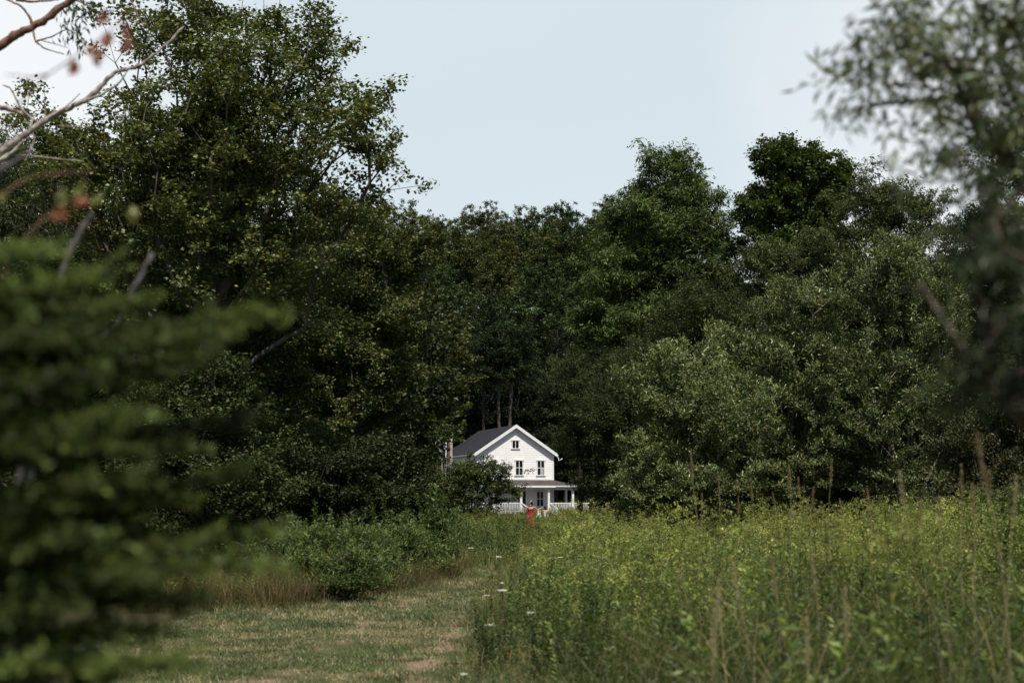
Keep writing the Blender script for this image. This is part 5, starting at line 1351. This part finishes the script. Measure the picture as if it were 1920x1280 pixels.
def branchy(mb, pts, r0, r1, rng, sides=7):
    pts = np.array(pts); t = np.linspace(0, 1, len(pts)); tt = np.linspace(0, 1, len(pts) * 5)
    P = np.stack([np.interp(tt, t, pts[:, k]) for k in range(3)], -1)
    K = np.array([.2, .6, .2]); Q = P.copy()
    for k in range(3): Q[1:-1, k] = np.convolve(P[:, k], K, 'valid')
    Q[1:-1] += rng.normal(0, r0 * .12, Q[1:-1].shape)
    rr_ = np.linspace(r0, r1, len(Q)) * (1 + .12 * rng.normal(0, 1, len(Q)))
    mb.tube(Q, rr_, sides)


Yb = 12.0
gb = np.array([(-330 - 960) / FPX * Yb, Yb, float(ground((-330 - 960) / FPX * Yb, Yb))])
bt_ = empty('bare_tree', gb, 'half dead tree with bare lichen covered branches crossing the upper left corner', 'tree')
rng = np.random.default_rng(108); mb = MB()
branchy(mb, [(0, 0, -.1), (0.1, 0, 2.0), (0.15, .1, 3.6), (.3, .1, 5.5), (.35, 0, 6.5)], .16, .06, rng, 10)
mb2 = MB()
A_ = px_path([(-300, 330, 0), (-140, 190, 0), (-40, 115, 0), (25, 68, 0), (60, 52, 0), (100, 25, 0), (145, -8, 0), (210, -60, 0)], Yb, gb)
B_ = px_path([(-300, 560, 0), (-120, 400, 0), (-20, 300, 0), (40, 258, 0), (85, 225, 0), (120, 207, 0), (162, 187, 0), (190, 160, 0), (215, 135, 0), (250, 127, 0), (275, 115, 0), (300, 95, 0), (345, 50, .1)], Yb, gb)
branchy(mb, B_, .040, .007, rng)
for pts, r0 in [([(162, 187, 0), (190, 178, 0), (222, 158, 0), (240, 132, 0)], .016), ([(-200, 120, 0), (-60, 170, 0), (5, 202, 0), (40, 213, 0), (75, 230, .1)], .030), ([(52, 252, 0), (62, 225, 0), (40, 205, 0), (20, 165, 0), (5, 160, 0)], .016),
                ([(-40, 292, 0), (20, 290, .1), (60, 293, 0), (110, 298, 0), (158, 303, 0)], .013), ([(85, 225, 0), (120, 205, -.1), (150, 175, 0)], .014), ([(48, 303, 0), (55, 285, 0), (65, 262, 0), (58, 240, 0)], .014), ([(105, 236, 0), (130, 238, 0), (152, 236, 0)], .009),
                ([(85, 220, 0), (84, 190, 0), (83, 155, 0)], .007), ([(-40, 318, 0), (0, 302, 0), (25, 285, 0), (45, 262, 0)], .035)]:
    branchy(mb, px_path(pts, Yb, gb), r0, r0 * .35, rng, 6)
mb.build('trunk', M['bark_pale'], bt_, True)
branchy(mb2, A_, .045, .026, rng, 9)
for pts, r0 in [([(60, 52, 0), (58, 35, 0), (40, 12, 0), (15, 0, 0), (-20, -10, 0)], .014), ([(62, 58, 0), (66, 78, 0), (85, 92, 0), (120, 102, 0)], .010), ([(66, 78, 0), (95, 70, .1), (125, 55, 0)], .009), ([(30, 0, 0), (60, 4, 0), (110, 0, 0)], .016),
                ([(72, 75, 0), (100, 82, 0), (128, 90, 0)], .005), ([(245, 0, 0), (258, 30, 0), (270, 48, 0), (278, 50, 0)], .009), ([(140, 0, 0), (160, 8, 0), (175, 20, 0)], .008), ([(98, 28, 0), (97, 20, 0)], .012)]:
    branchy(mb2, px_path(pts, Yb, gb), r0, r0 * .4, rng, 6)
mb2.build('branch', M['bark_red'], bt_, True)
n = 150; cs = np.array([at(px, py, Yb) - gb for px, py in [(150, 12), (165, 30), (130, 60), (118, 58), (155, 75), (140, 45), (160, 5), (125, 10)]])
P0 = cs[rng.integers(0, len(cs), n)] + rng.normal(0, .055, (n, 3))
v, f = leaf_quads(P0, rng.normal(0, .5, (n, 3)) + [.2, 0, -1], rng.normal(0, 1, (n, 3)), np.full(n, .085), np.full(n, .018))
part('leaves', v, f, bt_, M['leaf'], jitter_cols((0.035, 0.05, 0.02), n, None, .1, .3, rng))

Ys = 3.6
gs = np.array([(-40 - 960) / FPX * Ys, Ys, float(ground(0, Ys))])
ls = empty('leaning_sapling', gs, 'pale leaning bare stems half hidden behind the blurred spruce', 'sapling')
mb = MB()
def gp(px, py): return tuple(at(px, py, Ys) - gs)
branchy(mb, [(0, 0, -.05), gp(20, 1000), gp(85, 610), gp(108, 530), gp(132, 470), gp(162, 415), gp(175, 400)], .011, .006, rng)
branchy(mb, [gp(20, 1000), gp(120, 720), gp(190, 640), gp(225, 600), gp(250, 545), gp(285, 475)], .010, .006, rng)
branchy(mb, [gp(-30, 340), gp(20, 308), gp(60, 285)], .011, .004, rng)
mb.build('stem', M['bark_grey'], ls, True)

Yr = 3.1
gr_ = np.array([(-120 - 960) / FPX * Yr, Yr, float(ground(0, Yr))])
rs = empty('maple_sapling', gr_, 'blurred sapling twigs with a few rust red leaves near the camera at the left', 'sapling')
mb = MB()
def gq(px, py, dy=0): return tuple(at(px, py, Yr + dy) - gr_)
branchy(mb, [(0, 0, -.05), gq(-60, 900), gq(10, 500), gq(70, 420), gq(120, 385), gq(150, 370)], .0035, .0012, rng, 5)
branchy(mb, [gq(-60, 900), gq(-60, 400), gq(0, 230), gq(90, 140), gq(180, 80), gq(225, 40), gq(250, 20)], .003, .001, rng, 5)
branchy(mb, [gq(90, 140), gq(60, 145), gq(10, 140)], .003, .001, rng, 5)
branchy(mb, [gq(-60, 400), gq(60, 330), gq(180, 320)], .003, .001, rng, 5)
mb.build('stem', M['bark_red'], rs, True)
spots = [(205, 38, 'r'), (228, 62, 'r'), (212, 78, 'r'), (248, 88, 'r'), (165, 90, 'o'), (175, 105, 'r'), (150, 130, 'r'), (138, 372, 'o'), (150, 385, 'r'), (128, 372, 'g'), (158, 360, 'g'), (108, 402, 'r'), (100, 395, 'r'), (5, 380, 'g'), (185, 380, 'g'),
         (260, 405, 'g'), (196, 70, 'r')]
n = len(spots); P0 = np.array([gq(px, py, .1 * (i % 3 - 1)) for i, (px, py, _) in enumerate(spots)])
cc = {'r': (0.20, 0.070, 0.040), 'o': (0.36, 0.15, 0.08), 'g': (0.16, 0.17, 0.05)}
ang = rng.random(n) * 2 * PI; D = np.stack([np.cos(ang), rng.normal(0, .3, n), np.sin(ang) * .7], -1)
vs, fs, cs_ = [], [], []
for k in range(3):       # three lobes per leaf
    Dk = D + np.stack([-D[:, 2], 0 * D[:, 0], D[:, 0]], -1) * (k - 1) * .8
    v, f = leaf_quads(P0, Dk, rng.normal(0, .4, (n, 3)) + [0, -1, .3], np.full(n, .032), np.full(n, .018)); vs.append(v); fs.append(f + k * n * 4); cs_.append(np.array([cc[s[2]] for s in spots]))
part('leaves', np.vstack(vs), np.vstack(fs), rs, M['leaf'], np.vstack(cs_))
